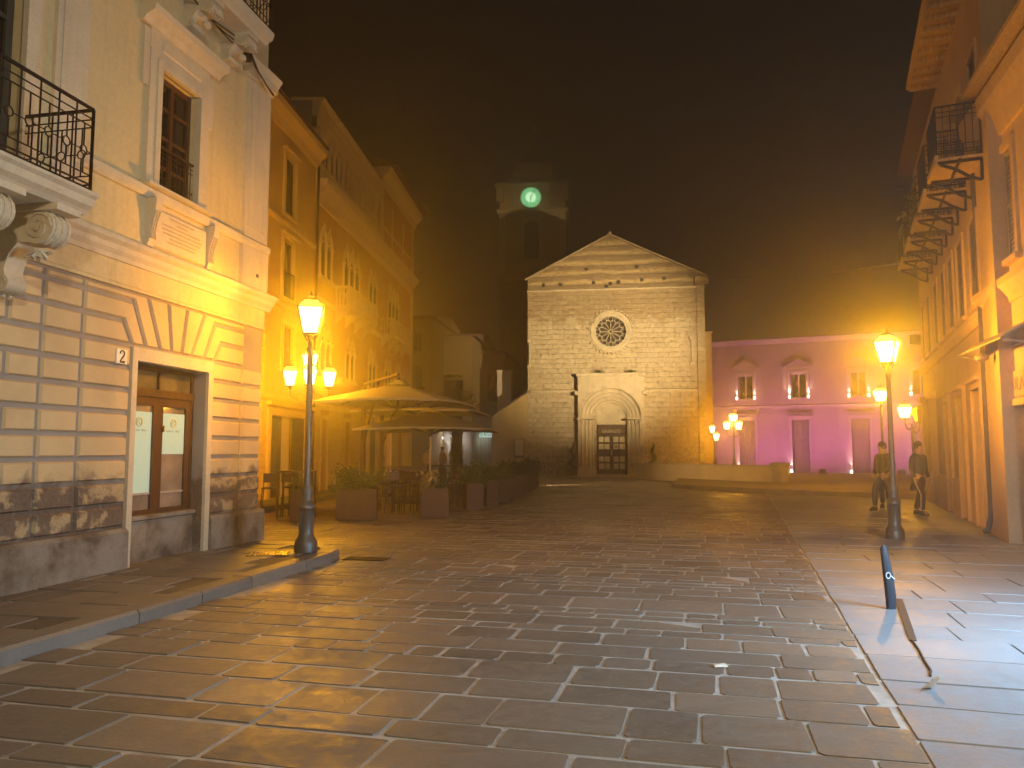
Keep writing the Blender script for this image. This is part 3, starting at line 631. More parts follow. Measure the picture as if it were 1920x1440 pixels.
def build_ochre():
    b = Ob; h = [(.95, 1.9, 9.15, 11.1), (.95, 1.9, 6.45, 8.35), (1.1, 2.05, 4.2, 5.6), (.22, 3.5, .15, 2.68)]
    m = b.mb(); wall_holes(m, -7, 3.9, -.02, 12.3, h, 0, .3); shell(m, -7, 3.9, -.02, 12.3, -8, 0); b.part('wall', m, OCHRE)
    m = b.mb(); rustic_band(m, -4, 3.88, .3, 3.15, .40, .9, [(.0, 3.7, 0, 2.95)]); rustic_band(m, -4, -.2, 3.3, 12, .45, .8, []); b.part('quoins', m, OCHREB)
    m = b.mb()
    for z in (3.15, 6.1, 8.75): m.sprof([(-.02, z), (.06, z), (.1, z + .08), (.1, z + .16), (-.02, z + .2)], -7, 3.88)
    b.part('string_course', m, OCHREB)
    m = b.mb(); m.sprof([(-.02, 11.75), (.1, 11.75), (.18, 11.95), (.42, 12.12), (.45, 12.3), (-.02, 12.35)], -7, 3.89); b.part('cornice', m, OCHREB)
    m = b.mb(); m.sprof([(.5, 12.36), (.5, 12.42), (-4, 14.1), (-8, 12.5)], -7.2, 3.88); b.part('roof', m, ROOF)
    for i in range(3):
        m = b.mb(); surround(m, *h[i], .14, -.02, .07, True, i < 2); wnd = b.part('window', m, OCHREB)
        m = b.mb(); c = (h[i][0] + h[i][1]) / 2; louvre(m, h[i][0] + .02, c - .01, h[i][2] + .03, h[i][3] - .03, -.12); louvre(m, c + .01, h[i][1] - .02, h[i][2] + .03, h[i][3] - .03, -.12)
        m.box(h[i][0], h[i][1], -.2, -.17, h[i][2], h[i][3]); b.part('shutter', m, SHUT, wnd)
        if i == 1:
            m = b.mb(); railing(m, (h[i][0], .05), (h[i][1], .05), 6.5, 7.3, .1, .009, False); b.part('window_railing', m, IRON, wnd)
    m = b.mb(); m.box(0, .22, -.02, .08, .1, 2.9).box(3.5, 3.72, -.02, .08, .1, 2.9).box(.22, 3.5, -.02, .083, 2.68, 2.9).box(-.1, 3.85, -.02, .2, 2.98, 3.1); dr = b.part('portal', m, OCHREB)
    for a, c in ((.24, 1.42), (2.45, 3.48)):
        m = b.mb(); leaf_door(m, a, c, .15, 2.66, -.12); b.part('door', m, SHUT, dr)
    b.part('entry', b.mb().box(1.42, 2.45, -.25, -.2, .15, 2.68), plaster('entry_plaster', (.7, .55, .28), .05), dr)
    m = b.mb(); m.path([(3.92, .1, .3), (3.92, .1, 12.0), (3.92, .38, 12.3)], .05, 8); b.part('downpipe', m, IRON)
build_ochre()
Pb = Bld('gothic_palazzo', 'rosy ochre palazzo with pointed gothic windows, stone balconies and a colonnaded top loggia', VO, VA, -1)
def gothic(b, s0, n, wd, z0, z1, gap=.12, wall_d=0):
    """row of n pointed lights with colonnettes, hood mould and dark panes"""
    tot = n * wd + (n - 1) * gap; zs = z1 - wd * 1.0; m = b.mb()
    for i in range(n):
        a = s0 + i * (wd + gap); c = a + wd / 2
        arch_band(m, c, wd / 2, wd / 2 + .09, zs, -.02, .09, 'pt', 10)
        arch_band(m, c, wd * .32, wd / 2, zs - .02, -.08, .03, 'pt', 10)
        m.bar((c, .06, zs + wd * 1.02), (c, .06, zs + wd * 1.45), .05, 5, .01)
    for i in range(n + 1):
        s = s0 + i * (wd + gap) - gap / 2
        m.lathe([(.075, 0), (.075, .06), (.05, .1), (.048, zs - z0 - .2), (.085, zs - z0 - .05), (.09, zs - z0)], s, .03, 8, z0)
        m.box(s - .09, s + .09, -.02, .13, zs, zs + .06)
    m.box(s0 - .2, s0 + tot + .2, -.02, .14, z0 - .12, z0)
    f = b.part('gothic_window', m, PSTONE)
    m = b.mb()
    for i in range(n):
        a = s0 + i * (wd + gap); m.prism([(a, z0), (a + wd, z0)] + arch_pts(a + wd / 2, wd / 2, zs, 'pt', 10)[::-1], .002, .012)
    b.part('pane', m, DGLASS, f)
    return f
def stone_balcony(b, s0, s1, z, d=.6):
    m = b.mb(); m.sprof([(0, z - .05), (d - .06, z - .05), (d, z + .02), (d, z + .1), (0, z + .1)], s0, s1)
    for s in [s0 + .2 + i * (s1 - s0 - .4) / 3 for i in range(4)]: m.sprof([(0, z - .05), (d * .9, z - .05), (d * .8, z - .16), (d * .4, z - .3), (0, z - .55)], s - .1, s + .1)
    bal = b.part('balcony', m, PSTONE); m = b.mb()
    m.box(s0, s1, d - .14, d - .01, z + .78, z + .88).box(s0, s0 + .14, 0, d - .14, z + .78, z + .88).box(s1 - .14, s1, 0, d - .14, z + .78, z + .88)
    n = int((s1 - s0) / .24)
    for i in range(n + 1):
        s = s0 + .07 + (s1 - s0 - .14) * i / n; big = i in (0, n) or i % 5 == 0
        if big: m.box(s - .08, s + .08, d - .15, d, z + .1, z + .78)
        else: m.lathe([(.05, .1), (.03, .2), (.055, .35), (.03, .6), (.05, .68), (.05, .78)], s, d - .075, 6, z)
    for s in (s0 + .07, s1 - .07):
        for dd in (.05, .19, .33): m.lathe([(.05, .1), (.03, .2), (.055, .35), (.03, .6), (.05, .68), (.05, .78)], s, dd, 6, z)
    b.part('balustrade', m, PSTONE, bal)
def build_palazzo():
    b = Pb; s0, s1, sb = 3.95, 20.6, 13.1; E = .35
    holes = [(5.1, 5.75, .15, 2.75), (7.95, 8.7, .15, 2.75), (14.85, 15.95, .15, 2.7), (17.6, 18.6, .15, 2.7)]
    m = b.mb(); wall_holes(m, s0, s1, -.02, 11.0, holes, 0, .35); shell(m, s0, s1, -.02, 14.3, -9, -.9); shell(m, s0, s1, -.02, 11, -.9, 0); b.part('wall', m, BRICKY)
    m = b.mb(); rustic_band(m, s0, s1, .3, 3.1, .42, 1.0, [(x0 - .15, x1 + .15, z0, z1 + .15) for x0, x1, z0, z1 in holes] + [(11.3, 13.1, 0, 3.1)], 2); b.part('base_stone', m, OCHREB)
    m = b.mb()
    for z, k in ((3.1, 1), (6.95, .8)): m.sprof([(-.02, z), (.08 * k, z), (.14 * k, z + .1), (.14 * k, z + .18), (-.02, z + .24)], s0, s1)
    m.sprof([(-.02, 10.55), (.08, 10.55), (.08, 10.85), (.2, 10.95), (.26, 11.05), (.42, 11.2), (.45, 11.36), (-.1, 11.42)], s0 - .02, s1 + .1)
    n = int((s1 - s0) / .3)
    for i in range(n): m.box(s0 + .05 + i * .3, s0 + .2 + i * .3, .08, .19, 10.86, 10.95)
    b.part('cornice', m, PSTONE)
    # loggia: parapet, columns, arches, back wall
    m = b.mb(); m.box(s0, sb, -.3, .04, 11.42, 11.95).box(s0, sb, -.34, .09, 11.95, 12.05).box(s0, sb, -.36, .10, 14.05, 14.2).box(s0, sb, -.34, .05, 13.72, 14.05)
    m.sprof([(-1, 14.2), (.16, 14.2), (.24, 14.32), (.24, 14.4), (-1, 14.45)], s0 - .02, sb)
    nb = 15; p = (sb - s0) / nb
    for i in range(nb + 1):
        s = s0 + i * p; s = min(max(s, s0 + .12), sb - .12)
        m.lathe([(.12, 0), (.12, .08), (.085, .14), (.075, 1.0), (.13, 1.14), (.14, 1.2)], s, -.13, 8, 12.05)
    for i in range(nb):
        c = s0 + (i + .5) * p; arch_plate(m, c - p / 2, c + p / 2, 13.73, c, p / 2 - .09, 13.25, -.3, -.02, 'round', 8); m.lathe([(0, -.08), (.09, 0), (0, .08)], c + p / 2 - .0, -.01, 6, 13.62)
    b.part('loggia', m, PSTONE)
    m = b.mb(); m.box(s0 + .02, sb, -1.6, -1.3, 11.42, 14.2); b.part('loggia_back_wall', m, plaster('loggia_shade_plaster', (.11, .065, .03), .15))  # back wall coloured dark to put shade between the columns
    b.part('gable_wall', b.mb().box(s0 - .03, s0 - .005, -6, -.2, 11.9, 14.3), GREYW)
    # end bay, one metre taller
    m = b.mb(); m.box(sb, s1, -8, .05, 11.42, 14.9); b.part('end_bay', m, BRICKY)
    m = b.mb(); m.sprof([(-.02, 14.45), (.12, 14.45), (.18, 14.75), (.5, 15.0), (.55, 15.25), (-8, 15.3)], sb - .1, s1 + .45); m.box(sb, sb + .4, 0, .12, 11.42, 14.45).box(s1 - .35, s1 + .02, 0, .12, .15, 14.45)
    for s in (15.4, 18.0): m.box(s, s + .16, .05, .1, 11.8, 13.9)
    m.box(sb + .4, s1 - .35, .05, .09, 12.4, 12.52); b.part('bay_cornice', m, PSTONE)
    m = b.mb(); m.sprof([(.9, 15.3), (.9, 15.36), (-4, 17.0), (-8, 15.4)], sb - .2, s1 + .7); b.part('roof', m, ROOF)
    gothic(b, 4.55, 2, .56, 7.95, 9.75); gothic(b, 7.45, 3, .66, 7.9, 9.75); gothic(b, 11.35, 2, .56, 7.95, 9.75); gothic(b, 15.0, 3, .66, 7.9, 9.75)
    stone_balcony(b, 6.4, 10.7, 7.1); stone_balcony(b, 13.6, 18.3, 7.1)
    for s in (4.7, 7.9, 11.5, 14.5, 16.7, 18.6): gothic(b, s, 2, .52, 4.45, 6.05)
    # street doors
    for k, (a, c, z0, z1) in enumerate(holes):
        m = b.mb(); surround(m, a, c, z0, z1, .15, -.02, .07, False, False); ds = b.part('doorway', m, OCHREB); m = b.mb()
        if k == 2: b.part('lit_interior', m.box(a, c, -.3, -.28, z0, z1), emit('lit_interior', (1, .66, .38), .9), ds); continue
        leaf_door(m, a, c, z0, z1, -.3); b.part('door', m, SHUT, ds)
    m = b.mb(); arch_band(m, 12.2, .62, .86, 2.2, -.02, .12, 'pt', 12); m.box(11.34, 11.58, -.02, .12, .15, 2.2).box(12.82, 13.06, -.02, .12, .15, 2.2); g = b.part('pointed_portal', m, PSTONE)
    m = b.mb(); m.prism([(11.58, .15), (12.82, .15)] + arch_pts(12.2, .62, 2.2, 'pt', 12)[::-1], .004, .03); b.part('door', m, SHUT, g)
    m = b.mb()
    for k in range(60):
        a = random.uniform(0, 2 * pi); r_ = random.uniform(.05, .25); m.ring((13.7 + random.uniform(-.5, .5), .12, 3.55 + random.uniform(-.15, .2)), (1, 0, 0), (0, 0, 1), r_ * .4, .012, 6)
    b.part('scroll_sign', m, simple('gilt_iron', (.5, .33, .08), .4, .5))
build_palazzo()
m = MB(-1); m.hprism([(-6, 1.25), (4.4, 1.2), (4.4, 0), (-6, 0)], -.02, .15); m.hprism([(4.4, .9), (20.6, .8), (20.6, 0), (4.4, 0)], -.02, .13)
st = m.build('pavement_step', KERB, kind='structure'); st.location = (*VO, 0); st.rotation_euler = (0, 0, pi / 2 - VA)

# ------------------------------------------------------------------ dim houses and garden wall closing the square on the left of the church
def back_house(name, label, x0, x1, y, z1, dep, mat, wins, roof=True, az=R(8)):
    b = Bld(name, label, (x0, y), pi / 2 + az, -1); W = (x1 - x0) / cos(az)
    m = b.mb(); wall_holes(m, 0, W, -.02, z1, [(a, c, e, f) for a, c, e, f, _ in wins], 0, .25); shell(m, 0, W, -.02, z1, -8, 0); b.part('wall', m, mat)
    if roof:
        m = b.mb(); m.sprof([(.35, z1), (.38, z1 + .14), (-4, z1 + .75), (-8.2, z1 + .1), (-8.2, z1)], -.3, W + .3)
        for i in range(int(W / .2)): m.bar((.1 + i * .2, .4, z1 + .14), (.1 + i * .2, .1, z1 + .22), .06, 6)
        b.part('roof', m, ROOF)
    m = b.mb(); m.box(0, W, -.02, .05, z1 - 2.9, z1 - 2.72).box(0, W, -.02, .12, z1 - .25, z1); b.part('string_course', m, mat)
    for a, c, e, f, arch in wins:
        mm = b.mb(); mm.box(a - .15, c + .15, -.02, .1, e - .12, e)
        if arch: hw = (c - a) / 2; arch_plate(mm, a, c, f + .02, (a + c) / 2, hw, f - hw * .45, -.25, .01, 'round', 12, .42); arch_band(mm, (a + c) / 2, hw, hw + .12, f - hw * .45, -.02, .04) if False else None
        else: surround(mm, a, c, e, f, .1, -.02, .04, False, False)
        fr = b.part('window', mm, TRIM if False else mat); glazed(b, a, c, e, f, -.12, (BROWN, DGLASS), 'casement', (1, 0), .07, par=fr)
    return b
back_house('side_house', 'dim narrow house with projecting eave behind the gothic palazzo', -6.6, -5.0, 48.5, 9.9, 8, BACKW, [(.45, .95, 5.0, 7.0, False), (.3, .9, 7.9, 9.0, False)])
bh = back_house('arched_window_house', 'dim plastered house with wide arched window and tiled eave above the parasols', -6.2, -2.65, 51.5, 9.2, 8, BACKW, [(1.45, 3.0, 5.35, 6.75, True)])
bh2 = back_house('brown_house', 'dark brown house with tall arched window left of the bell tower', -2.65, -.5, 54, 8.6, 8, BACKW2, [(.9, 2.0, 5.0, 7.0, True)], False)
def shopfront():
    b = bh; f = b.mb(); f.box(-.2, 3.5, .02, .14, 2.9, 3.2); sh = b.part('shop_front', f, simple('grey_shop_frame', (.30, .29, .28), .6))
    m = b.mb(); arch_band(m, 1.0, .95, 1.12, 1.6, .02, .12); m.box(-.12, .05, .02, .12, .1, 1.6).box(1.95, 2.12, .02, .12, .1, 1.6); b.part('arch', m, simple('grey_stone_arch', (.38, .37, .36), .7), sh)
    b.part('shop_wall', b.mb().box(-.2, 3.5, .005, .018, .1, 2.9), simple('grey_shop_wall', (.32, .31, .30), .7), sh)
    for s in (1.55, 2.45):
        m = b.mb(); m.lathe([(.0, 0), (.1, .02), (.1, .12), (0, .14)], s, .22, 8, 2.35); l = b.part('wall_lamp', m, emit('white_wall_lamp', (1, .95, .85), 14), sh); light('bulb', 'POINT', 55, (1, .93, .82), (s, -.5, 2.3), b.root, .1)
shopfront()
def signshop():
    b = bh2; m = b.mb()
    for i in range(9): m.box(-.15 + i * .19, -.11 + i * .19, .3, .34, .1, 2.4)
    m.box(-.2, 1.6, .28, .36, 2.38, 2.46); b.part('shop_grille', m, simple('pale_grille', (.30, .29, .26), .6))
    sg = b.part('lit_sign', b.mb().prism([(.15, 2.52), (1.35, 2.52), (1.35, 3.06), (.15, 3.06)], .25, .36, .02), emit('lit_sign_face', (.62, .85, .76), .75))
    m = b.mb(); Y = .372; strokes = [[(.28, 2.98), (.38, 2.62), (.48, 2.98)], [(.70, 2.96), (.56, 2.96), (.54, 2.62), (.70, 2.62)], [(.55, 2.8), (.67, 2.8)], [(.80, 2.62), (.80, 2.96), (.92, 2.9), (.80, 2.8), (.94, 2.62)], [(1.06, 2.66), (1.02, 2.8), (1.08, 2.96), (1.2, 2.96), (1.26, 2.8), (1.2, 2.64), (1.06, 2.66)]]
    for s_ in strokes: m.path([(x, Y, z) for x, z in s_], .028, 4)
    b.part('lettering', m, simple('dark_green_ink', (.03, .06, .05), .6, bs=0), sg)
    light('sign_lamp', 'POINT', 14, (.75, 1, .92), (.75, -.8, 2.2), b.root, .2)
signshop()
GW = Bld('garden_wall', 'mustard wall with sloping tiled top beside the church', (-1.28, 48.9), pi / 2 + R(8), -1)
m = GW.mb(); m.prism([(0, -.02), (2.3, -.02), (2.3, 5.25), (0, 3.75)], -.4, 0); GW.part('wall', m, plaster('mustard_plaster', (.50, .37, .17), .14))
m = GW.mb(); m.prism([(-.05, 3.73), (2.3, 5.25), (2.3, 5.36), (-.05, 3.86)], -.45, .06); GW.part('coping', m, ROOF)
CH = Bld('chimney_stack', 'pale square chimney stack rising behind the mustard wall', (-1.0, 51.5), pi / 2 + R(8), -1)
m = CH.mb(); m.box(0, .95, -.7, 0, -.02, 6.9).box(-.06, 1.01, -.76, .06, 6.9, 7.0); CH.part('stack', m, plaster('pale_grey_plaster', (.52, .44, .36), .1))

# ------------------------------------------------------------------ church
Cb = Bld('church', 'stone gabled church with rose window and round arched portal facing the square', (1.00375, 48.56655), pi / 2 + R(8), -1)
def build_church():
    b = Cb; W = 11.0; AP = 5.25
    rz, rs = 9.06, 5.24
    holes = [(rs - .99, rs + .99, rz - .99, rz + .99), (4.30, 6.20, -.02, 4.8)]
    m = b.mb(); wall_holes(m, 0, W, -.02, 11.72, holes, 0, .4); m.prism([(0, 11.72), (W, 11.72), (W, 12.45), (AP, 15.2), (0, 12.55)], -.4, -.03)
    shell(m, 0, W, -.02, 11.72, -26, 0, False); m.face([(0, -26, 11.7), (0, -.1, 11.7), (0, -.1, 12.5), (0, -26, 12.5)]); m.face([(W, -26, 11.7), (W, -.1, 11.7), (W, -.1, 12.4), (W, -26, 12.4)])
    b.part('wall', m, CHURCH)
    m = b.mb()
    for (a, za), (c, zc) in (((-.15, 12.47), (AP, 15.22)), ((AP, 15.22), (W + .2, 12.37))): m.prism([(a, za), (c, zc), (c, zc + .12), (a, za + .12)], -26, .06)
    m.lathe([(.08, 0), (.14, .1), (.05, .22), (.0, .3)], AP, -.05, 8, 15.32); b.part('roof', m, simple('gable_coping', (.38, .29, .18), .85))
    m = b.mb(); m.sprof([(-.02, 11.68), (.08, 11.70), (.12, 11.76), (.10, 11.80), (-.02, 11.84)], -.03, 10.53); b.part('gable_course', m, CSTONE)
    for a, c in ((.15, 3.05), (7.35, 10.53)):
        m = b.mb(); m.sprof([(-.02, 5.20), (.06, 5.2), (.12, 5.3), (.12, 5.38), (-.02, 5.44)], a, c)
        for i in range(int((c - a) / .22)): m.box(a + i * .22, a + .1 + i * .22, .0, .085, 5.10, 5.2)
        b.part('string_course', m, CSTONE)
    m = b.mb(); m.box(10.55, W + .02, -.02, .10, -.02, 11.9); m.box(10.45, W + .25, -.02, .25, 11.9, 12.35); b.part('corner_pier', m, CHURCH)
    for s in (.12, 10.2):
        m = b.mb(); m.path([(s, .07, 6.9), (s, .07, 8.5)], .05, 6)
        for z in (6.85, 8.45): m.box(s - .14, s + .14, 0, .16, z, z + .16)
        b.part('wall_shaft', m, CSTONE)
    m = b.mb(); m.sprof([(-.02, -.02), (.12, -.02), (.12, .75), (.06, .83), (-.02, .85)], 7.4, 10.5)
    b.part('base_course', m, CSTONE)
    m = b.mb()
    for s, z in ((3.75, 13.1), (1.0, 12.15), (2.1, 12.15), (4.2, 12.2), (5.75, 12.2), (7.2, 12.3), (8.6, 12.35), (6.9, 13.15), (5.0, 11.95), (5.25, 12.12)): m.box(s - .11, s + .11, -.05, -.022, z - .1, z + .1)
    b.part('putlog_hole', m, INK)
    # rose window
    m = b.mb(); n = 48; ring_ = lambda r0, r1, d0, d1: m.prism([(rs + r0 * cos(2 * pi * k / n), rz + r0 * sin(2 * pi * k / n)) for k in range(n)] + [(rs + r0, rz - 1e-4), (rs + r1, rz - 1e-4)] + [(rs + r1 * cos(-2 * pi * k / n), rz + r1 * sin(-2 * pi * k / n)) for k in range(n)], d0, d1)
    def annulus(r0, r1, d0, d1):
        R4 = [[(rs + r * cos(2 * pi * k / n), d, rz + r * sin(2 * pi * k / n)) for k in range(n)] for r, d in ((r0, d0), (r0, d1), (r1, d1), (r1, d0))]
        m.loft(R4 + [R4[0]], cap=False)
    annulus(.96, 1.12, -.3, .05); annulus(1.12, 1.24, -.02, .11); annulus(1.24, 1.32, -.02, .04)
    for k in range(34):
        a = 2 * pi * k / 34
        if -1.0 < a - pi < .55 and k % 2: continue
        u = (cos(a), sin(a)); c = (rs + 1.42 * u[0], rz + 1.42 * u[1]); m.prism([(c[0] - .07 * u[0] - .06 * u[1], c[1] - .07 * u[1] + .06 * u[0]), (c[0] - .07 * u[0] + .06 * u[1], c[1] - .07 * u[1] - .06 * u[0]), (c[0] + .08 * u[0], c[1] + .08 * u[1])], -.02, .12)
    rose = b.part('rose_window', m, CSTONE)
    m = b.mb(); Y = -.1; m.lathe([(0, 0), (.01, .0)], 0, 0, 3, -5) if False else None
    m.ring((rs, Y, rz), (1, 0, 0), (0, 0, 1), .12, .05, 14); m.ring((rs, Y, rz), (1, 0, 0), (0, 0, 1), .955, .035, 40)
    K = 12
    for k in range(K):
        a = 2 * pi * k / K; u = (cos(a), sin(a)); pt = lambda r, q=0: (rs + r * u[0] - q * u[1], Y, rz + r * u[1] + q * u[0])
        m.bar(pt(.12), pt(.60), .028, 6); m.lathe([(0, -.045), (.045, 0), (0, .045)], pt(.62)[0], Y, 6, pt(.62)[2])
        a2 = a + pi / K; cc = (rs + .58 * cos(a2), Y, rz + .58 * sin(a2)); v2 = (cos(a2), sin(a2))
        pts = [(cc[0] + .155 * (cos(t_) * v2[0] - sin(t_) * v2[1]), Y, cc[2] + .155 * (cos(t_) * v2[1] + sin(t_) * v2[0])) for t_ in [-pi / 2 + pi * i / 6 for i in range(7)]]; m.path(pts, .024, 5)
        m.ring((rs + .80 * cos(a), Y, rz + .80 * sin(a)), (1, 0, 0), (0, 0, 1), .16, .026, 12)
    b.part('tracery', m, CSTONE, rose); m = b.mb(); m.lathe([(0, 0), (.0, .001)], 0, 0, 3, -5) if False else None
    m.prism([(rs + .97 * cos(2 * pi * k / 40), rz + .97 * sin(2 * pi * k / 40)) for k in range(40)], -.25, -.22); b.part('rose_glass', m, simple('rose_glass', (.07, .055, .05), .25, 0, .25, 6), rose)
    # portal with stepped orders
    pc, zs = 5.20, 3.58; m = b.mb()
    arch_plate(m, 3.18, 7.22, 6.22, pc, 1.86, zs, 0, .42, 'round', 24)
    m.box(3.18, pc - 1.86, -.01, .42, .05, zs).box(pc + 1.86, 7.22, -.01, .42, .05, zs)
    m.face([(3.18, 0, zs), (3.18, .42, zs), (3.18, .42, 6.22), (3.18, 0, 6.22)]); m.face([(7.22, 0, zs), (7.22, .42, zs), (7.22, .42, 6.22), (7.22, 0, 6.22)])
    m.sprof([(0, 6.2), (.46, 6.2), (.54, 6.3), (.54, 6.38), (0, 6.42)], 3.10, 7.30)
    for s in (3.0, 7.16): m.sprof([(0, 5.02), (.5, 5.06), (.56, 5.2), (.56, 5.28), (0, 5.34)], s, s + .26)
    orders = [(1.86, 1.62, .30), (1.62, 1.40, .18), (1.40, 1.18, .05), (1.18, .97, -.08)]
    for r1, r0, d in orders:
        arch_band(m, pc, r0, r1, zs, -.36, d, 'round', 24)
        for s in (pc - r1, pc + r0): m.box(s, s + r1 - r0, -.36, d, .05, zs)
        A = arch_pts(pc, r1 - .05, zs, 'round', 24); m.path([(x, d + .03, z) for x, z in A], .05, 6)
        for q in (-1, 1):
            cx = pc + q * (r1 - .07); m.lathe([(.1, 0), (.1, .12), (.065, .18), (.06, zs - 1.0), (.075, zs - .95)], cx, d + .05, 8, .55)
            m.lathe([(.07, 0), (.11, .14), (.13, .22), (.12, .3)], cx, d + .05, 8, zs - .42)
            for k in range(5): m.lathe([(0, -.03), (.035, 0), (0, .03)], cx + .1 * cos(k * 1.3), d + .05 + .1 * sin(k * 1.3), 5, zs - .3 + .05 * (k % 3))
    arch_band(m, pc, 1.86, 2.0, zs, .41, .47, 'round', 28)
    m.box(3.12, pc - .97, -.02, .50, zs - .06, zs + .06).box(pc + .97, 7.28, -.02, .50, zs - .06, zs + .06)
    m.box(3.08, 4.22, -.02, .52, .02, .55).box(6.22, 7.32, -.02, .52, .02, .55)
    po = b.part('portal', m, CSTONE)
    m = b.mb(); A = arch_pts(pc, 1.0, zs, 'round', 20); m.prism([(pc - 1.0, 3.22), (pc + 1.0, 3.22)] + A[::-1], -.3, -.2); b.part('tympanum', m, CSTONE, po)
    m = b.mb(); m.box(2.6, 8.0, 0, 1.0, -.02, .07).box(3.1, 7.4, 0, .7, .07, .14); b.part('step', m, CSTONE, po)
    # door
    s0, s1 = 4.34, 6.12; m = b.mb(); m.prism([(s0, .14), (s1, .14), (s1, 3.0), (s1 - .17, 3.24), (s0 + .17, 3.24), (s0, 3.0)], -.42, -.30)
    m.box(s0 + .05, s1 - .05, -.3, -.28, 2.60, 2.66); door = b.part('door', m, OLDW)
    for x in (4.42, 4.78, 5.33, 5.72):
        for z in (2.12, 1.68, .90, .46): m = b.mb(); m.prism([(x, z), (x + .31, z), (x + .31, z + .34), (x, z + .34)], -.3, -.28, .02); b.part('door_panel', m, PALEW, door)
    m = b.mb(); m.box(5.20, 5.235, -.3, -.26, 1.30, 1.60); b.part('door_handle', m, simple('pale_brass', (.6, .5, .3), .3, .6), door)
    b.part('knocker', b.mb().box(5.42, 5.55, -.28, -.265, 1.78, 1.92), OLDW, door)
    text('GIUBILEO', .27, PALEW, door, (5.2, .285, 2.72), (R(90), 0, 0)); text('PORTA', .17, simple('dull_letters', (.2, .15, .09), .6, bs=0), door, (5.25, .285, 3.02), (R(90), 0, 0))
    # brick buttress on the right flank
    m = b.mb(); m.box(W + .02, W + .5, -3, -.9, -.02, 8.9).box(W, W + .58, -3.05, -.85, 8.9, 9.05); b.part('buttress', m, plaster('ochre_brick', (.50, .36, .16), .15))
    m = b.mb(); rr = random.Random(2)
    for c, n_ in ((4.55, 60), (6.45, 70)):
        for k in range(n_): m.leaf((c + rr.gauss(0, .16), .25 + rr.gauss(0, .06), 6.45 + abs(rr.gauss(0, .08))), .06, rr)
    b.part('wall_weeds', m, LEAF)
build_church()

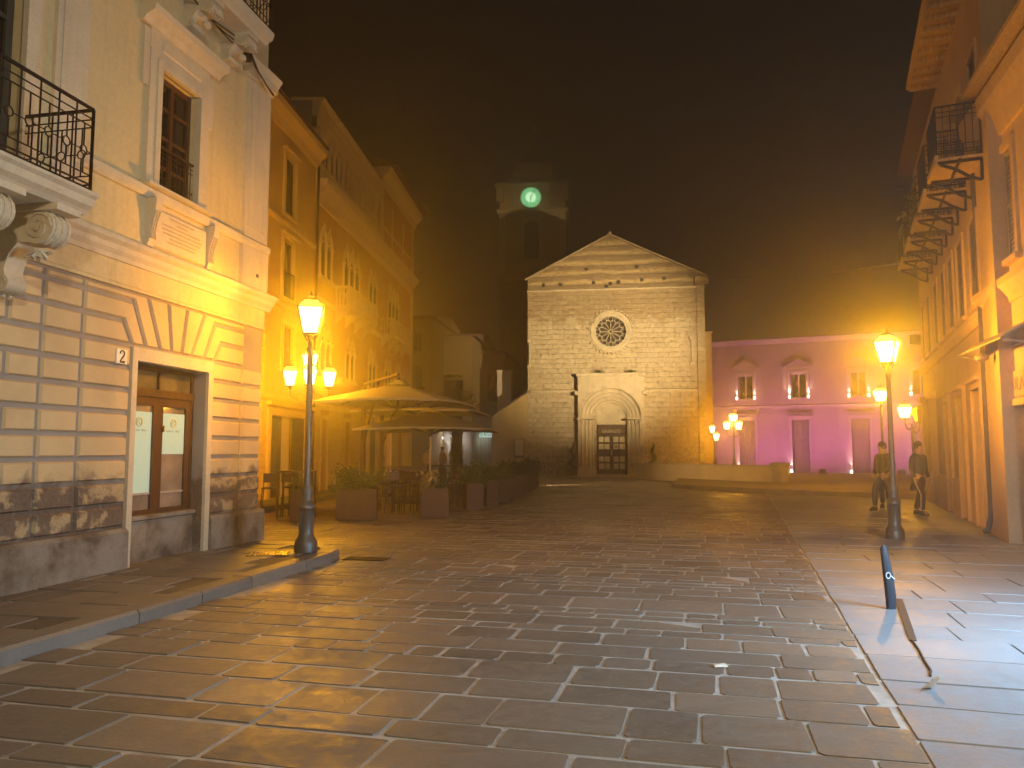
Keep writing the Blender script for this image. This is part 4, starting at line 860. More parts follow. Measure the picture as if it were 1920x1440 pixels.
# ------------------------------------------------------------------ bell tower
Tb = Bld('bell_tower', 'dark brick bell tower with green lit clock behind the church', (-1.0, 62.4), pi / 2 + R(6), -1)
def build_tower():
    b = Tb; W = 5.4
    m = b.mb(); wall_holes(m, 0, W, -.02, 23.4, [(2.0, 3.25, 17.3, 20.7)], 0, .6); shell(m, 0, W, -.02, 23.4, -5.4, 0)
    tm, t, pb, N, L_ = newmat('tower_brick'); vec, sp_ = brickvec(t, objco(t)); bk = brick(t, vec, .5, .16, (.46, .31, .16), (.37, .25, .14), (.3, .22, .14), .012)
    L_.new(mixc(t, ramp(t, noise(t, objco(t), .7, 6), [(.35, (0, 0, 0)), (.65, (.7, .7, .7))]), bk.outputs[0], (.36, .27, .14)), pb.inputs['Base Color']); pb.inputs['Roughness'].default_value = .9
    b.part('shaft', m, tm); ts = plaster('tower_trim_stone', (.46, .36, .20), .15)
    m = b.mb()
    for a, c in ((-.06, .5), (W - .5, W + .06)): m.box(a, c, -.02, .12, 15.8, 21.2)
    m.box(.5, 4.9, -.02, .08, 20.9, 21.2); arch_plate(m, 2.0, 3.25, 20.75, 2.625, .62, 20.05, -.5, .05); m.box(1.8, 2.0, -.02, .09, 17.3, 20.8).box(3.25, 3.45, -.02, .09, 17.3, 20.8)
    for z, k in ((12.0, .6), (15.5, .8), (16.9, .5), (21.2, .8), (23.4, 1.3)): m.sprof([(-.02, z), (.1 * k, z), (.3 * k, z + .18), (.3 * k, z + .32), (-.02, z + .4)], -.3 * k, W + .3 * k); m.box(W, W + .3 * k, -5.4, .0, z + .1, z + .32)
    m.box(-.28, .3, -.4, .22, 22.2, 23.4).box(W - .3, W + .28, -.4, .22, 22.2, 23.4); m.prism([(1.1, 21.3), (4.1, 21.3), (4.1, 23.75), (1.1, 23.75)], -.02, .12)
    b.part('stone_trim', m, ts)
    b.part('bell_louvre', b.mb().box(2.0, 3.25, -.5, -.45, 17.3, 20.7), INK)
    m = b.mb(); ct = (2.7, -2.7); sq = lambda h, z: [(ct[0] - h, ct[1] - h, z), (ct[0] + h, ct[1] - h, z), (ct[0] + h, ct[1] + h, z), (ct[0] - h, ct[1] + h, z)]
    m.loft([sq(2.25, 23.8), sq(1.85, 24.5), sq(1.75, 24.55), sq(1.5, 25.9), sq(1.4, 26.0)]); m.loft([sq(1.2, 26.0), sq(.5, 27.4), sq(.1, 28.6)]); m.bar((*ct, 28.5), (*ct, 29.8), .05); m.bar((ct[0] - .3, ct[1], 29.3), (ct[0] + .3, ct[1], 29.3), .05)
    b.part('roof', m, ts)
    # clock
    c, zc, r = 2.58, 22.45, .84; n = 32; m = b.mb(); m.prism([(c + r * cos(2 * pi * k / n), zc + r * sin(2 * pi * k / n)) for k in range(n)], .1, .17)
    clk = b.part('clock_face', m, emit('green_clock_glass', (.34, .95, .42), 1.1, (.2, .7, .35)))
    b.part('clock_centre', b.mb().prism([(c + .42 * cos(2 * pi * k / n), zc + .42 * sin(2 * pi * k / n)) for k in range(n)], .172, .176), emit('green_clock_centre', (.62, 1.0, .62), 1.6), clk)
    m = b.mb()
    for k in range(24):
        a = 2 * pi * k / 24; x = .05 if k % 2 == 0 else .0; m.bar((c + (.56 - x) * cos(a), .178, zc + (.56 - x) * sin(a)), (c + .76 * cos(a), .178, zc + .76 * sin(a)), .030 if k % 2 == 0 else .016)
    m.ring((c, .178, zc), (1, 0, 0), (0, 0, 1), .80, .02, 32); b.part('numerals', m, simple('clock_numerals', (.05, .22, .10), .6, bs=0), clk)
    m = b.mb(); m.bar((c, .19, zc + .0), (c + .30, .19, zc + .62), .045, 4, .02); b.part('clock_hand', m, INK, clk)
    m = b.mb(); m.bar((c, .195, zc + .08), (c, .195, zc - .5), .045, 4, .02); b.part('clock_hand', m, INK, clk)
    light('clock_lamp', 'POINT', 3, (.35, 1, .5), (c, -.8, zc), b.root, .3)
build_tower()

# ------------------------------------------------------------------ rose building under purple light
Kb = Bld('civic_building', 'two storey building washed in magenta light with pedimented windows right of the church', (13.70, 53.0), pi / 2 + R(24), -1)
def build_pink():
    b = Kb; W = 21; ws = [1.87, 5.25, 8.85, 12.4, 16.0]; ww = 1.0
    holes = [(s, s + ww, 5.05, 6.72) for s in ws] + [(s, s + 1.05, .1, 3.65) for s in ws]
    m = b.mb(); wall_holes(m, -2.5, W, -.02, 9.0, holes, 0, .35); shell(m, -2.5, W, -.02, 9.0, -9, 0); b.part('wall', m, PINKW)
    m = b.mb(); m.sprof([(-.02, 8.75), (.06, 8.75), (.2, 8.95), (.25, 9.05), (-.02, 9.1)], -2.5, W); m.sprof([(-.02, 4.45), (.06, 4.45), (.08, 4.6), (-.02, 4.65)], -2.5, W); b.part('cornice', m, PINKT)
    m = b.mb(); m.sprof([(.3, 9.1), (.3, 9.14), (-4.5, 9.35), (-9, 9.2)], -2.6, W); b.part('roof', m, ROOF)
    for i, s in enumerate(ws):
        m = b.mb(); surround(m, s, s + ww, 5.05, 6.72, .16, -.02, .1, True, False); m.box(s - .34, s + ww + .34, -.02, .2, 7.02, 7.14); c = s + ww / 2
        m.prism([(s - .36, 7.14), (s + ww + .36, 7.14), (c, 7.62)], -.02, .14); m.prism([(s - .44, 7.14), (s - .36, 7.10), (c, 7.58), (s + ww + .36, 7.10), (s + ww + .44, 7.14), (c, 7.72)], .0, .24)
        f = b.part('window', m, PINKT); glazed(b, s, s + ww, 5.05, 6.72, -.15, (PINKT, DGLASS), 'casement', (1, 0), .09, par=f)
        for x in (s - .08, s + ww + .08):
            mm = b.mb(); mm.box(x - .06, x + .06, .12, .26, 5.06, 5.22); l = b.part('uplight', mm, emit('uplight_glass', (1, .82, .55), 9))
            lo = light('bulb', 'SPOT', 60 if i != 1 else 160, (1, .75, .5), (x, -.22, 5.26), b.root, .04, spot_size=R(70), spot_blend=.8); lo.rotation_euler = (R(168), 0, 0)
        m = b.mb(); surround(m, s, s + 1.05, .1, 3.65, .16, -.02, .08, False, True); m.box(s - .3, s + 1.35, -.02, .22, 3.98, 4.08); g = b.part('street_door', m, PINKT)
        mm = b.mb(); leaf_door(mm, s, s + 1.05, .1, 3.65, -.3); b.part('door_leaf', mm, PINKD, g)
        mm = b.mb(); x = s - .1; mm.box(x - .07, x + .07, .1, .26, .18, .34); b.part('uplight', mm, emit('door_uplight', (1, .9, .8), 8), g)
        lo = light('bulb', 'SPOT', 120, (1, .8, .62), (x, -.22, .4), b.root, .04, spot_size=R(50), spot_blend=.8); lo.rotation_euler = (R(170), 0, 0)
    for i, s in enumerate((-1.0, 3.0, 7.2, 11.4, 15.6)):
        t = thing('floodlight', 'low black floodlight on the terrace throwing magenta light up the civic building', 'floodlight', (0, 0, 0), 0, 'magenta floodlights under the civic building')
        p = b.root.matrix_basis.to_3x3() if False else None
        a = R(24); wx, wy = 13.70 + s * cos(a) - 4.5 * sin(a), 53.0 - s * sin(a) - 4.5 * cos(a); t.location = (wx, wy, .17); t.rotation_euler = (0, 0, -a)
        m = MB(); m.box(-.18, .18, -.05, .1, .06, .34).box(-.2, -.18, -.03, .04, 0, .3).box(.18, .2, -.03, .04, 0, .3).box(-.2, .2, -.08, .12, 0, .02); m.build('housing', IRON, t)
        MB().box(-.15, .15, .1, .11, .1, .3).build('lens', emit('magenta_lens', (1, .2, .75), 4), t)
        lo = light('bulb', 'SPOT', 820, (1, .16, .92), (0, .16, .25), t, .1, spot_size=R(125), spot_blend=.7); aim(lo, (0, 1, 1.15))
build_pink()

# ------------------------------------------------------------------ right-hand houses
Rb = Bld('apricot_house', 'apricot plastered house with stone band, dark doorway and lettered sign at the right', (8.81006, 13.42177), R(16.6185), 1)
def build_r1():
    b = Rb; E = 1.5
    holes = [(-.75, .55, .02, 2.38), (-.55, .5, 4.95, 6.9), (-3.6, -2.6, 4.95, 6.9), (-9.9, -7.3, .35, 2.7)]
    m = b.mb(); wall_holes(m, -16, E, -.02, 8.2, holes, 0, .3); shell(m, -16, E, -.02, 8.2, -9, 0); b.part('wall', m, RWALL)
    m = b.mb(); m.sprof([(-.02, 4.2), (.03, 4.2), (.05, 4.3), (.13, 4.42), (.20, 4.5), (.20, 4.62), (-.02, 4.7)], -16, E + .03); b.part('string_course', m, RWALL)
    m = b.mb(); m.sprof([(-.02, 7.25), (.05, 7.25), (.07, 7.32), (.14, 7.6), (.26, 7.85), (.28, 8.1), (-.02, 8.2)], -16, E + .05); b.part('cornice', m, RWALL)
    m = b.mb(); m.sprof([(.5, 8.2), (.5, 8.28), (-4, 10), (-9, 8.3)], -16, E + .1); b.part('roof', m, SOFFIT)
    for k in (1, 2):
        h = holes[k]; m = b.mb(); surround(m, *h, .13, -.02, .05, True, False); f = b.part('window', m, RWALL); c = (h[0] + h[1]) / 2
        m = b.mb(); louvre(m, h[0] + .01, c - .01, h[2] + .02, h[3] - .02, -.06, .085); louvre(m, c + .01, h[1] - .01, h[2] + .02, h[3] - .02, -.06, .085); m.box(h[0], h[1], -.2, -.18, h[2], h[3]); b.part('shutter', m, simple('grey_shutter', (.30, .25, .2), .6), f)
    h = holes[0]; m = b.mb(); m.box(h[0] - .12, h[0], -.02, .06, 0, 2.5).box(h[1], h[1] + .12, -.02, .06, 0, 2.5).box(h[0], h[1], -.02, .063, 2.38, 2.5); d = b.part('doorway', m, RWALL)
    m = b.mb(); leaf_door(m, h[0], (h[0] + h[1]) / 2, .02, 2.38, -.2); leaf_door(m, (h[0] + h[1]) / 2, h[1], .02, 2.38, -.2); b.part('door', m, simple('slate_door', (.10, .095, .10), .5), d)
    b.part('notice', b.mb().box(-.35, .05, -.12, -.115, 1.7, 2.2), emit('pale_notice', (.4, .42, .4), .12, (.6, .6, .58)), d)
    sg = b.part('sign', b.mb().prism([(-.55, 2.52), (.72, 2.52), (.72, 2.98), (-.55, 2.98)], -.01, .03, .01), plaster('sign_board', (.50, .36, .22), .05))
    text('SCUOLA', .34, simple('faded_letters', (.30, .21, .13), .8, bs=0), sg, (.085, .036, 2.64), (R(90), 0, R(180)), .004)
    # glass canopy over the door
    m = b.mb()
    m.prism([(-1.5, 3.42), (1.1, 3.42), (1.1, 3.46), (-1.5, 3.46)], 0, .04)
    m.loft([[(-1.5, 0, 3.75), (1.1, 0, 3.75), (1.1, .62, 3.38), (-1.5, .62, 3.38)], [(-1.5, 0, 3.78), (1.1, 0, 3.78), (1.1, .62, 3.41), (-1.5, .62, 3.41)]])
    for s in (-1.4, 1.0): m.bar((s, 0, 3.3), (s, .55, 3.38), .025)
    m.lathe([(.02, 0), (.10, .04), (.12, .1), (.05, .16)], .35, .4, 10, 3.2); b.part('canopy', m, simple('smoky_canopy', (.30, .25, .19), .4))
    m = b.mb(); m.box(.95, 1.25, 0, .03, 1.35, 1.95).box(.92, 1.18, 0, .028, .65, 1.28); b.part('notice_board', m, simple('pinkish_notices', (.50, .38, .30), .6, 0, .35, 9))
    m = b.mb(); m.path([(1.42, .09, 7.3), (1.42, .09, .35), (1.42, .16, .1), (1.42, .24, .06)], .05, 8)
    for z in (1, 3, 5, 7): m.ring((1.42, .09, z), (1, 0, 0), (0, 1, 0), .055, .012, 8)
    b.part('downpipe', m, simple('dark_downpipe', (.09, .075, .07), .5))
    # lit shop window nearer the camera (out of frame, lights the pavement)
    h = holes[3]; m = b.mb(); surround(m, *h, .12, -.02, .06); s = b.part('shop_window', m, TRIM); b.part('pane', b.mb().box(h[0], h[1], -.26, -.25, h[2], h[3]), emit('cool_shop_light', (.62, .84, 1), 1.6), s)
    lo = light('shop_light', 'AREA', 800, (.40, .70, 1), ((h[0] + h[1]) / 2, .12, 2.1), b.root, 1.9); aim(lo, (.3, 1, -.75))
build_r1()
Sb = Bld('balcony_house', 'tall faded house with boarded eave, bracketed balconies and dark shutters beyond the apricot house', (9.16843, 14.85096), R(22.8527), 1)
def build_r2():
    b = Sb; W = 11.4; dz = [(.3, 1.35, .05, 2.85), (2.6, 3.5, .05, 2.85), (5.0, 5.9, .05, 2.85)]
    ws = [(-.1, .9), (1.8, 2.75), (3.4, 4.3), (4.9, 5.8), (6.5, 7.4), (8.3, 9.2), (10.0, 10.8)]
    up = [(-.9, .0), (1.1, 2.0), (3.1, 4.0), (5.1, 6.0), (7.4, 8.3)]
    holes = dz + [(a, c, 4.5, 6.25) for a, c in ws] + [(a, c, 7.2, 9.3) for a, c in up]
    m = b.mb(); wall_holes(m, -1.5, W, -.02, 11.2, holes, 0, .25); shell(m, -1.5, W, -.02, 11.2, -9, 0); b.part('wall', m, RWALL2)
    m = b.mb(); m.sprof([(-.02, 4.05), (.05, 4.05), (.12, 4.2), (.12, 4.3), (-.02, 4.36)], -.0, W); b.part('string_course', m, RWALL); m = b.mb(); m.sprof([(-.02, -.02), (.06, -.02), (.05, .9), (-.02, .95)], 3.6, 4.9); b.part('plinth', m, RWALL); m = b.mb(); m.sprof([(-.02, -.02), (.06, -.02), (.05, .9), (-.02, .95)], 6.0, W); b.part('plinth', m, RWALL)
    m = b.mb(); m.box(-1.8, 4.6, 0, .68, 10.95, 11.0)
    for i in range(13): m.box(-1.7 + i * .5, -1.6 + i * .5, 0, .64, 10.83, 10.95)
    m.sprof([(.72, 11.0), (.72, 11.07), (-4, 12.6), (-9, 11.1)], -1.8, 4.6); b.part('eave', m, SOFFIT)
    m = b.mb(); m.sprof([(.5, 11.0), (.5, 11.07), (-4, 12.5), (-9, 11.1)], 4.6, W + .2); b.part('roof', m, ROOF)
    for k, (a, c) in enumerate(ws):
        m = b.mb(); surround(m, a, c, 4.5, 6.25, .1, -.02, .04, True, False); f = b.part('window', m, RWALL); mid = (a + c) / 2; m = b.mb()
        louvre(m, a + .01, mid - .01, 4.52, 6.23, -.05); louvre(m, mid + .01, c - .01, 4.52, 6.23, -.05); m.box(a, c, -.2, -.18, 4.5, 6.25); b.part('shutter', m, simple('brown_grey_shutter', (.17, .13, .11), .6) if k == 0 else bpy.data.materials['brown_grey_shutter'], f)
    for a, c in up:
        m = b.mb(); surround(m, a, c, 7.2, 9.3, .1, -.02, .04, False, False); f = b.part('french_window', m, RWALL); m = b.mb(); mid = (a + c) / 2; louvre(m, a + .01, mid - .01, 7.22, 9.28, -.05); louvre(m, mid + .01, c - .01, 7.22, 9.28, -.05); m.box(a, c, -.2, -.18, 7.2, 9.3); b.part('shutter', m, bpy.data.materials['brown_grey_shutter'], f)
        s0, s1 = a - .2, c + .2; m = b.mb(); m.box(s0, s1, 0, .74, 7.06, 7.10); m.box(s0 - .02, s1 + .02, .74, .80, 7.04, 7.16)
        bal = b.part('balcony', m, SOFFIT); m = b.mb()
        for s in (s0 + .08, s1 - .08):
            m.path([(s, .74, 7.03), (s, .02, 7.03), (s, .03, 6.62), (s, .22, 6.70), (s, .45, 6.88), (s, .7, 7.0)], .034, 4)
        m.bar((s0, .38, 7.04), (s1, .38, 7.04), .03); b.part('bracket', m, IRON, bal)
        m = b.mb(); railing(m, (s0, .76), (s1, .76), 7.18, 8.1, .11, .009, False); railing(m, (s0, .03), (s0, .76), 7.18, 8.1, .11, .009, False); railing(m, (s1, .76), (s1, .03), 7.18, 8.1, .11, .009, False); b.part('railing', m, IRON, bal)
        if a > 4 or a < 0: continue
        m = b.mb(); rr = random.Random(int(a * 10))
        for k in range(60): m.leaf((s1 + rr.gauss(0, .1), .85 + rr.gauss(0, .09), 7.35 + rr.gauss(0, .2)), .06, rr)
        b.part('balcony_plant', m, LEAFD, bal)
    for k, (a, c, z0, z1) in enumerate(dz):
        m = b.mb(); surround(m, a, c, z0, z1, .14, -.02, .07, False, True); f = b.part('doorway', m, RWALL); m = b.mb()
        leaf_door(m, a, c, z0, z1, -.16); b.part('door', m, simple('dull_brown_door', (.16, .11, .075), .5) if k == 0 else bpy.data.materials['dull_brown_door'], f)
        if k == 0:
            m = b.mb(); m.lathe([(.03, 0), (.06, .03), (.05, .1)], .34, .0, 8, 1.9); b.part('wall_lamp', m, emit('small_wall_lamp', (1, .85, .5), 8), f)
    m = b.mb(); m.box(8.0, 8.45, -.02, .16, .1, 3.1).box(7.9, 8.55, -.02, .22, 3.1, 3.3); b.part('pilaster', m, RWALL); m = b.mb(); m.box(10.2, 10.65, -.02, .16, .1, 3.1).box(10.1, 10.75, -.02, .22, 3.1, 3.3); b.part('pilaster', m, RWALL)
build_r2()

# ------------------------------------------------------------------ low wall beside the church
LW = Bld('low_wall', 'low plastered parapet wall running out from the church to a square end pier', (6.9, 43.9), R(152.5), -1)
m = LW.mb(); m.box(0, 10.4, -.35, 0, -.02, .86); LW.part('wall', m, plaster('parapet_plaster', (.74, .58, .34), .18, sc_=1.4))
m = LW.mb(); m.box(-.02, 10.4, -.40, .05, .86, .93); LW.part('coping', m, CSTONE)
m = LW.mb(); m.box(10.4, 10.9, -.45, .08, -.02, .97).box(10.35, 10.95, -.5, .13, .97, 1.06); LW.part('end_pier', m, CSTONE)

# ------------------------------------------------------------------ street lamps
GLASSL = lampglass('sodium_glass', (1, .74, .36), 3.2); GLASSTOP = lampglass('sodium_hood_glass', (1, .52, .10), .75)
GLASSOFF = simple('dusty_glass', (.30, .19, .06), .3)
def lantern_meshes():
    m = MB(); sq = lambda h, z: [(-h, -h, z), (h, -h, z), (h, h, z), (-h, h, z)]
    for a, b_ in zip(sq(.105, 0), sq(.185, .39)): m.bar(a, b_, .015)
    for h, z in ((.105, 0), (.187, .39)):
        q = sq(h, z)
        for i in range(4): m.bar(q[i], q[(i + 1) % 4], .013)
    q = sq(.187, .40); t = sq(.10, .50)
    for i in range(4): m.bar(q[i], t[i], .009)
    m.loft([sq(.11, .495), sq(.075, .53), sq(.02, .57)]); m.lathe([(.012, 0), (.028, .03), (.012, .06), (.0, .10)], 0, 0, 8, .56); m.loft([sq(.10, -.02), sq(.105, 0)]); m.lathe([(.03, -.09), (.05, -.05), (.04, -.02)], 0, 0, 8)
    for i in range(4): m.bar((0.05 * (1 if i in (0, 3) else -1), .05 * (1 if i < 2 else -1), -.1), (.1 * (1 if i in (0, 3) else -1), .1 * (1 if i < 2 else -1), -.01), .01)
    g = MB(); g.loft([sq(.10, .01), sq(.180, .385)], cap=False); g.face([(.1, .1, .012), (-.1, .1, .012), (-.1, -.1, .012), (.1, -.1, .012)]); h = MB(); h.loft([sq(.18, .402), sq(.10, .495)], cap=False)
    return m, g, h
LM = None
def lantern(parent, loc, power, rz=0.0, lit=True, gmat=None):
    global LM
    if LM is None:
        a, g, h = lantern_meshes(); LM = [x.build(n, mt) for x, n, mt in ((a, 'lantern', GREYIRON), (g, 'glass', GLASSL), (h, 'hood_glass', GLASSTOP))]
        src = LM; LM = [o.data for o in src]
        for o in src: bpy.data.objects.remove(o)
    l = bpy.data.objects.new('lantern', LM[0]); COL.objects.link(l); l.parent = parent; l.location = loc; l.rotation_euler = (0, 0, rz)
    for n, me in (('glass', LM[1]), ('hood_glass', LM[2])):
        if not lit: me = me.copy(); me.materials.clear(); me.materials.append(GLASSOFF)
        o = bpy.data.objects.new(n, me); COL.objects.link(o); o.parent = l
    if lit: light('bulb', 'POINT', power, ORANGE, (0, 0, .2), l, .06)
    return l
def lamp_post(m, top, k=1.0):
    m.lathe([(.165 * k, 0), (.165 * k, .13), (.155 * k, .16), (.115 * k, .24), (.105 * k, .28), (.105 * k, .62), (.12 * k, .64), (.115 * k, .70), (.085 * k, .73), (.075 * k, .80), (.09 * k, .88), (.08 * k, .94), (.056 * k, .98), (.054 * k, 1.06), (.05 * k, 1.1), (.042 * k, top - .3), (.05 * k, top - .28), (.055 * k, top - .22), (.036 * k, top - .2), (.03 * k, top - .09)], 0, 0, 14)
    for i in range(8): a = i * pi / 4; m.bar((.1 * k * cos(a), .1 * k * sin(a), .29), (.105 * k * cos(a), .105 * k * sin(a), .6), .012)
GP = 'single lantern street lamps'
def street_lamp(label, loc, rz, power):
    t = thing('street_lamp', label, 'street lamp', loc, rz, GP); m = MB(); lamp_post(m, 3.23); m.build('post', GREYIRON, t); lantern(t, (0, 0, 3.23), power); return t
L1 = street_lamp('grey cast iron street lamp at the kerb corner beside the rusticated palace, lantern lit orange', (-3.026, 11.45, .12), R(12), 400)
L2 = street_lamp('lit orange street lamp standing nearest the apricot house', (6.98, 14.2, .0), R(50), 680)
L3 = street_lamp('smaller looking lit street lamp farther off at the end of the shuttered house', (13.55, 28.2, .17), R(30), 420)
def candelabra(label, loc, rz, arms, top, power, scale=1.0, lits=None, central=True):
    t = thing('lamp_cluster', label, 'street lamp', loc, rz, 'branched lamps with several lanterns'); m = MB(); lamp_post(m, top if central else top - .5, 1.0); m.build('post', GREYIRON, t)
    if central: lantern(t, (0, 0, top), power, .3)
    n = len(arms)
    for i, (a, r_, z) in enumerate(arms):
        x, y = r_ * cos(a), r_ * sin(a); m = MB(); m.path([(0, 0, z - .35), (x * .4, y * .4, z - .45), (x * .8, y * .8, z - .4), (x, y, z - .25), (x, y, z - .07)], .02, 6)
        m.ring((x * .45, y * .45, z - .3), (cos(a), sin(a), 0), (0, 0, 1), .1, .012, 10); m.build('arm', GREYIRON, t); lantern(t, (x, y, z), power, a, lits is None or lits[i])
    return t
candelabra('branched lamp with five orange lanterns behind the kerb corner lamp, by the ochre house', (-5.36, 20.3, 0), R(8), [(i * pi / 2 + .12, .50, 3.3) for i in range(4)], 3.75, 260)
candelabra('branched lamp with three orange lanterns near the right corner of the church', (12.8, 44.5, .17), 0, [(R(180), .38, 2.65), (R(0), .30, 2.65)], 3.1, 230)
candelabra('low twin lantern lamp against the right edge of the church', (11.75, 44.8, .17), 0, [(R(165), .10, 2.45), (R(-20), .12, 2.0)], 2.9, 70, central=False)
candelabra('two armed lamp with one dark lantern beside the shuttered house', (14.55, 28.0, .17), 0, [(R(180), .24, 2.62), (R(0), .28, 2.50)], 3.0, 330, lits=[True, False], central=False)

# floodlights: church flood on the balcony house, one behind the viewpoint, two added as fill
def flood(label, loc, tgt, power, color, size, grp, blend=.6, rad=.25):
    t = thing('floodlight', label, 'floodlight', loc, 0, grp); d = [tgt[k] - loc[k] for k in range(3)]; t.rotation_euler = (0, 0, atan2(d[1], d[0]) - pi / 2)
    m = MB(); m.box(-.2, .2, -.12, .1, -.16, .16).box(-.03, .03, -.4, -.12, -.03, .03); m.build('housing', IRON, t); MB().box(-.17, .17, .1, .11, -.13, .13).build('lens', emit('flood_lens', (1, .9, .7), 2), t)
    h = sqrt(d[0] ** 2 + d[1] ** 2); lo = light('bulb', 'SPOT', power, color, (0, .16, 0), t, rad, spot_size=R(size), spot_blend=blend); aim(lo, (0, h, d[2])); return t
flood('small floodlight fixed high on the far corner of the balcony house aimed at the church', (13.9, 26.2, 5.4), (5.8, 47.6, 8.8), 84000, (1, .75, .38), 39, 'church floodlights', 1)
flood('added low fill floodlight just past the last planter, brightening the low wall', (.75, 35.6, .24), (11.0, 38.6, .7), 1300, (1, .62, .26), 70, 'church floodlights', 1)  # fixture added only to brighten the dark parapet wall
flood('wall floodlight behind the viewpoint lighting the near paving and the corner palace', (2.5, -5.0, 7.0), (0.0, 5.6, 0.7), 3700, (1, .83, .58), 100, 'floodlights behind the viewpoint', .8)
flood('added unseen floodlight behind the viewpoint washing the right hand houses', (-3.5, -6.0, 7.0), (7.2, 13, 6.0), 3000, (1, .74, .42), 80, 'floodlights behind the viewpoint', .9)  # unseen flood added to lift the right-hand facades

# ------------------------------------------------------------------ cafe terrace
def cantilever(label, loc, rz, size, ze, za, mast):
    t = thing('parasol', label, 'parasol', loc, rz, 'sand coloured cafe parasols'); h = size / 2; m = MB(); N = 8
    per = []
    for i in range(4):
        c0 = [(-h, -h), (h, -h), (h, h), (-h, h)][i]; c1 = [(h, -h), (h, h), (-h, h), (-h, -h)][i]
        for k in range(N): f = k / N; sag = -.05 * sin(pi * f); per.append((c0[0] + (c1[0] - c0[0]) * f, c0[1] + (c1[1] - c0[1]) * f, ze + .0 - sag))
    def ringat(f, dz=0): return [(x * f, y * f, za + (z - za) * (f ** 1.12) + dz) for x, y, z in per]
    m.loft([ringat(.10), ringat(.4), ringat(.7), ringat(1.0), [(x, y, z - .05) for x, y, z in per], ringat(.985, -.015), ringat(.7, -.02), ringat(.4, -.02), ringat(.10, -.02)], cap=False)
    m.loft([[(x * .17, y * .17, za - .02) for x, y, z in per], [(x * .02, y * .02, za + .12) for x, y, z in per]], cap=False)
    m.build('canopy', CANVAS, t); m = MB(); m.lathe([(.05, -.75), (.07, -.7), (.04, -.6), (.035, 0), (.06, .12), (.03, .22)], 0, 0, 8, za); hub = (0, 0, za - .68)
    m.build('hub', IRONR, t)
    for i in range(8):
        f = i / 8; k = int(f * 4 * N) % (4 * N); x, y, z = per[k]; m = MB(); m.bar((0, 0, za - .08), (x * .97, y * .97, z - .03), .022); m.bar(hub, (x * .55, y * .55, za + (z - za) * .53 - .05), .024); m.build('rib', IRONR, t)
    if mast:
        m = MB(); mx, my = mast; m.box(mx - .05, mx + .05, my - .06, my + .06, 0, za + .05); m.build('mast', IRONR, t); m = MB(); m.bar((mx, my, za + .15), (0, 0, za + .28), .045); m.bar((mx, my, 1.7), (mx * .55, my * .55, za + .18), .03); m.build('arm', IRONR, t)
        m = MB(); m.box(mx - .4, mx + .4, my - .4, my + .4, .0, .09); m.build('base', CORTEN, t)
    else:
        m = MB(); m.lathe([(.035, .05), (.03, za)], 0, 0, 10); m.build('pole', simple('pale_pole', (.62, .5, .3), .5), t); m = MB(); m.lathe([(.3, 0), (.3, .06), (.06, .1), (.05, .3)], 0, 0, 14); m.build('base', CORTEN, t)
    return t
cantilever('large sand cantilever parasol with dark mast, nearest and highest of the three', (-3.1, 20.9, 0), R(-14), 3.45, 2.86, 3.40, (-1.62, 1.3))
cantilever('second sand cantilever parasol half hidden behind the nearest one', (-2.95, 25.6, 0), R(-8), 3.8, 2.84, 3.4, (-1.9, 1.5))
cantilever('lowest sand market parasol on a pale central pole behind the planters', (-2.5, 23.6, 0), R(-6), 3.75, 2.22, 2.78, None)
def shrub(label, loc, sx, sy, h, n, mat=None, seed=1, leaf=.05, group='shrubs growing in the cafe planters'):
    rr = random.Random(seed); m = MB(); cl = [(rr.uniform(-sx, sx), rr.uniform(-sy, sy), rr.uniform(.15, 1) * h) for _ in range(14)]
    for k in range(n):
        c = cl[k % len(cl)]; m.leaf((c[0] + rr.gauss(0, .09), c[1] + rr.gauss(0, .08), max(.02, c[2] * rr.uniform(.5, 1) + rr.gauss(0, .06))), leaf * rr.uniform(.6, 1.3), rr)
    for c in cl: m.bar((c[0] * .4, c[1] * .4, -.05), (c[0], c[1], c[2]), .006, 3)
    o = m.build('shrub', mat or LEAF); o.location = loc; return tag(o, label, 'shrub', group)
def planter(label, loc, rz, w_, d_, h_):
    t = thing('planter', label, 'planter', loc, rz, 'rusty steel planters round the cafe terrace'); m = MB(); w2, d2 = w_ / 2, d_ / 2
    m.loft([[(-w2, -d2, .02), (w2, -d2, .02), (w2, d2, .02), (-w2, d2, .02)], [(-w2, -d2, h_), (w2, -d2, h_), (w2, d2, h_), (-w2, d2, h_)], [(-w2 + .03, -d2 + .03, h_), (w2 - .03, -d2 + .03, h_), (w2 - .03, d2 - .03, h_), (-w2 + .03, d2 - .03, h_)], [(-w2 + .03, -d2 + .03, h_ - .08), (w2 - .03, -d2 + .03, h_ - .08), (w2 - .03, d2 - .03, h_ - .08), (-w2 + .03, d2 - .03, h_ - .08)]])
    m.build('box', CORTEN, t); m = MB(); m.box(-w2 + .04, w2 - .04, -d2 + .04, d2 - .04, h_ - .07, h_ - .05); m.build('soil', simple('soil', (.03, .022, .015), .9) if 'soil' not in bpy.data.materials else bpy.data.materials['soil'], t); m = MB(); m.box(-w2 + .05, w2 - .05, -d2 + .05, d2 - .05, 0, .02); m.build('foot', IRON, t); return t
PL = [((-3.58, 18.0, 0), R(4), .90, .45, .70, 'widest rusty steel planter, leafy, in front of the bar stools'), ((-1.86, 18.75, 0), R(4), .66, .5, .70, 'rusty steel planter holding dry plumed grass'),
      ((-4.82, 17.6, 0), R(4), .36, .36, .68, 'narrow rusty planter half hidden behind the kerb corner lamp post')]
line = [(-1.06, 21.2), (-.68, 23.0), (-.36, 24.8), (-.06, 26.6), (.22, 28.4), (.46, 30.2), (.68, 32.0), (.86, 33.8)]
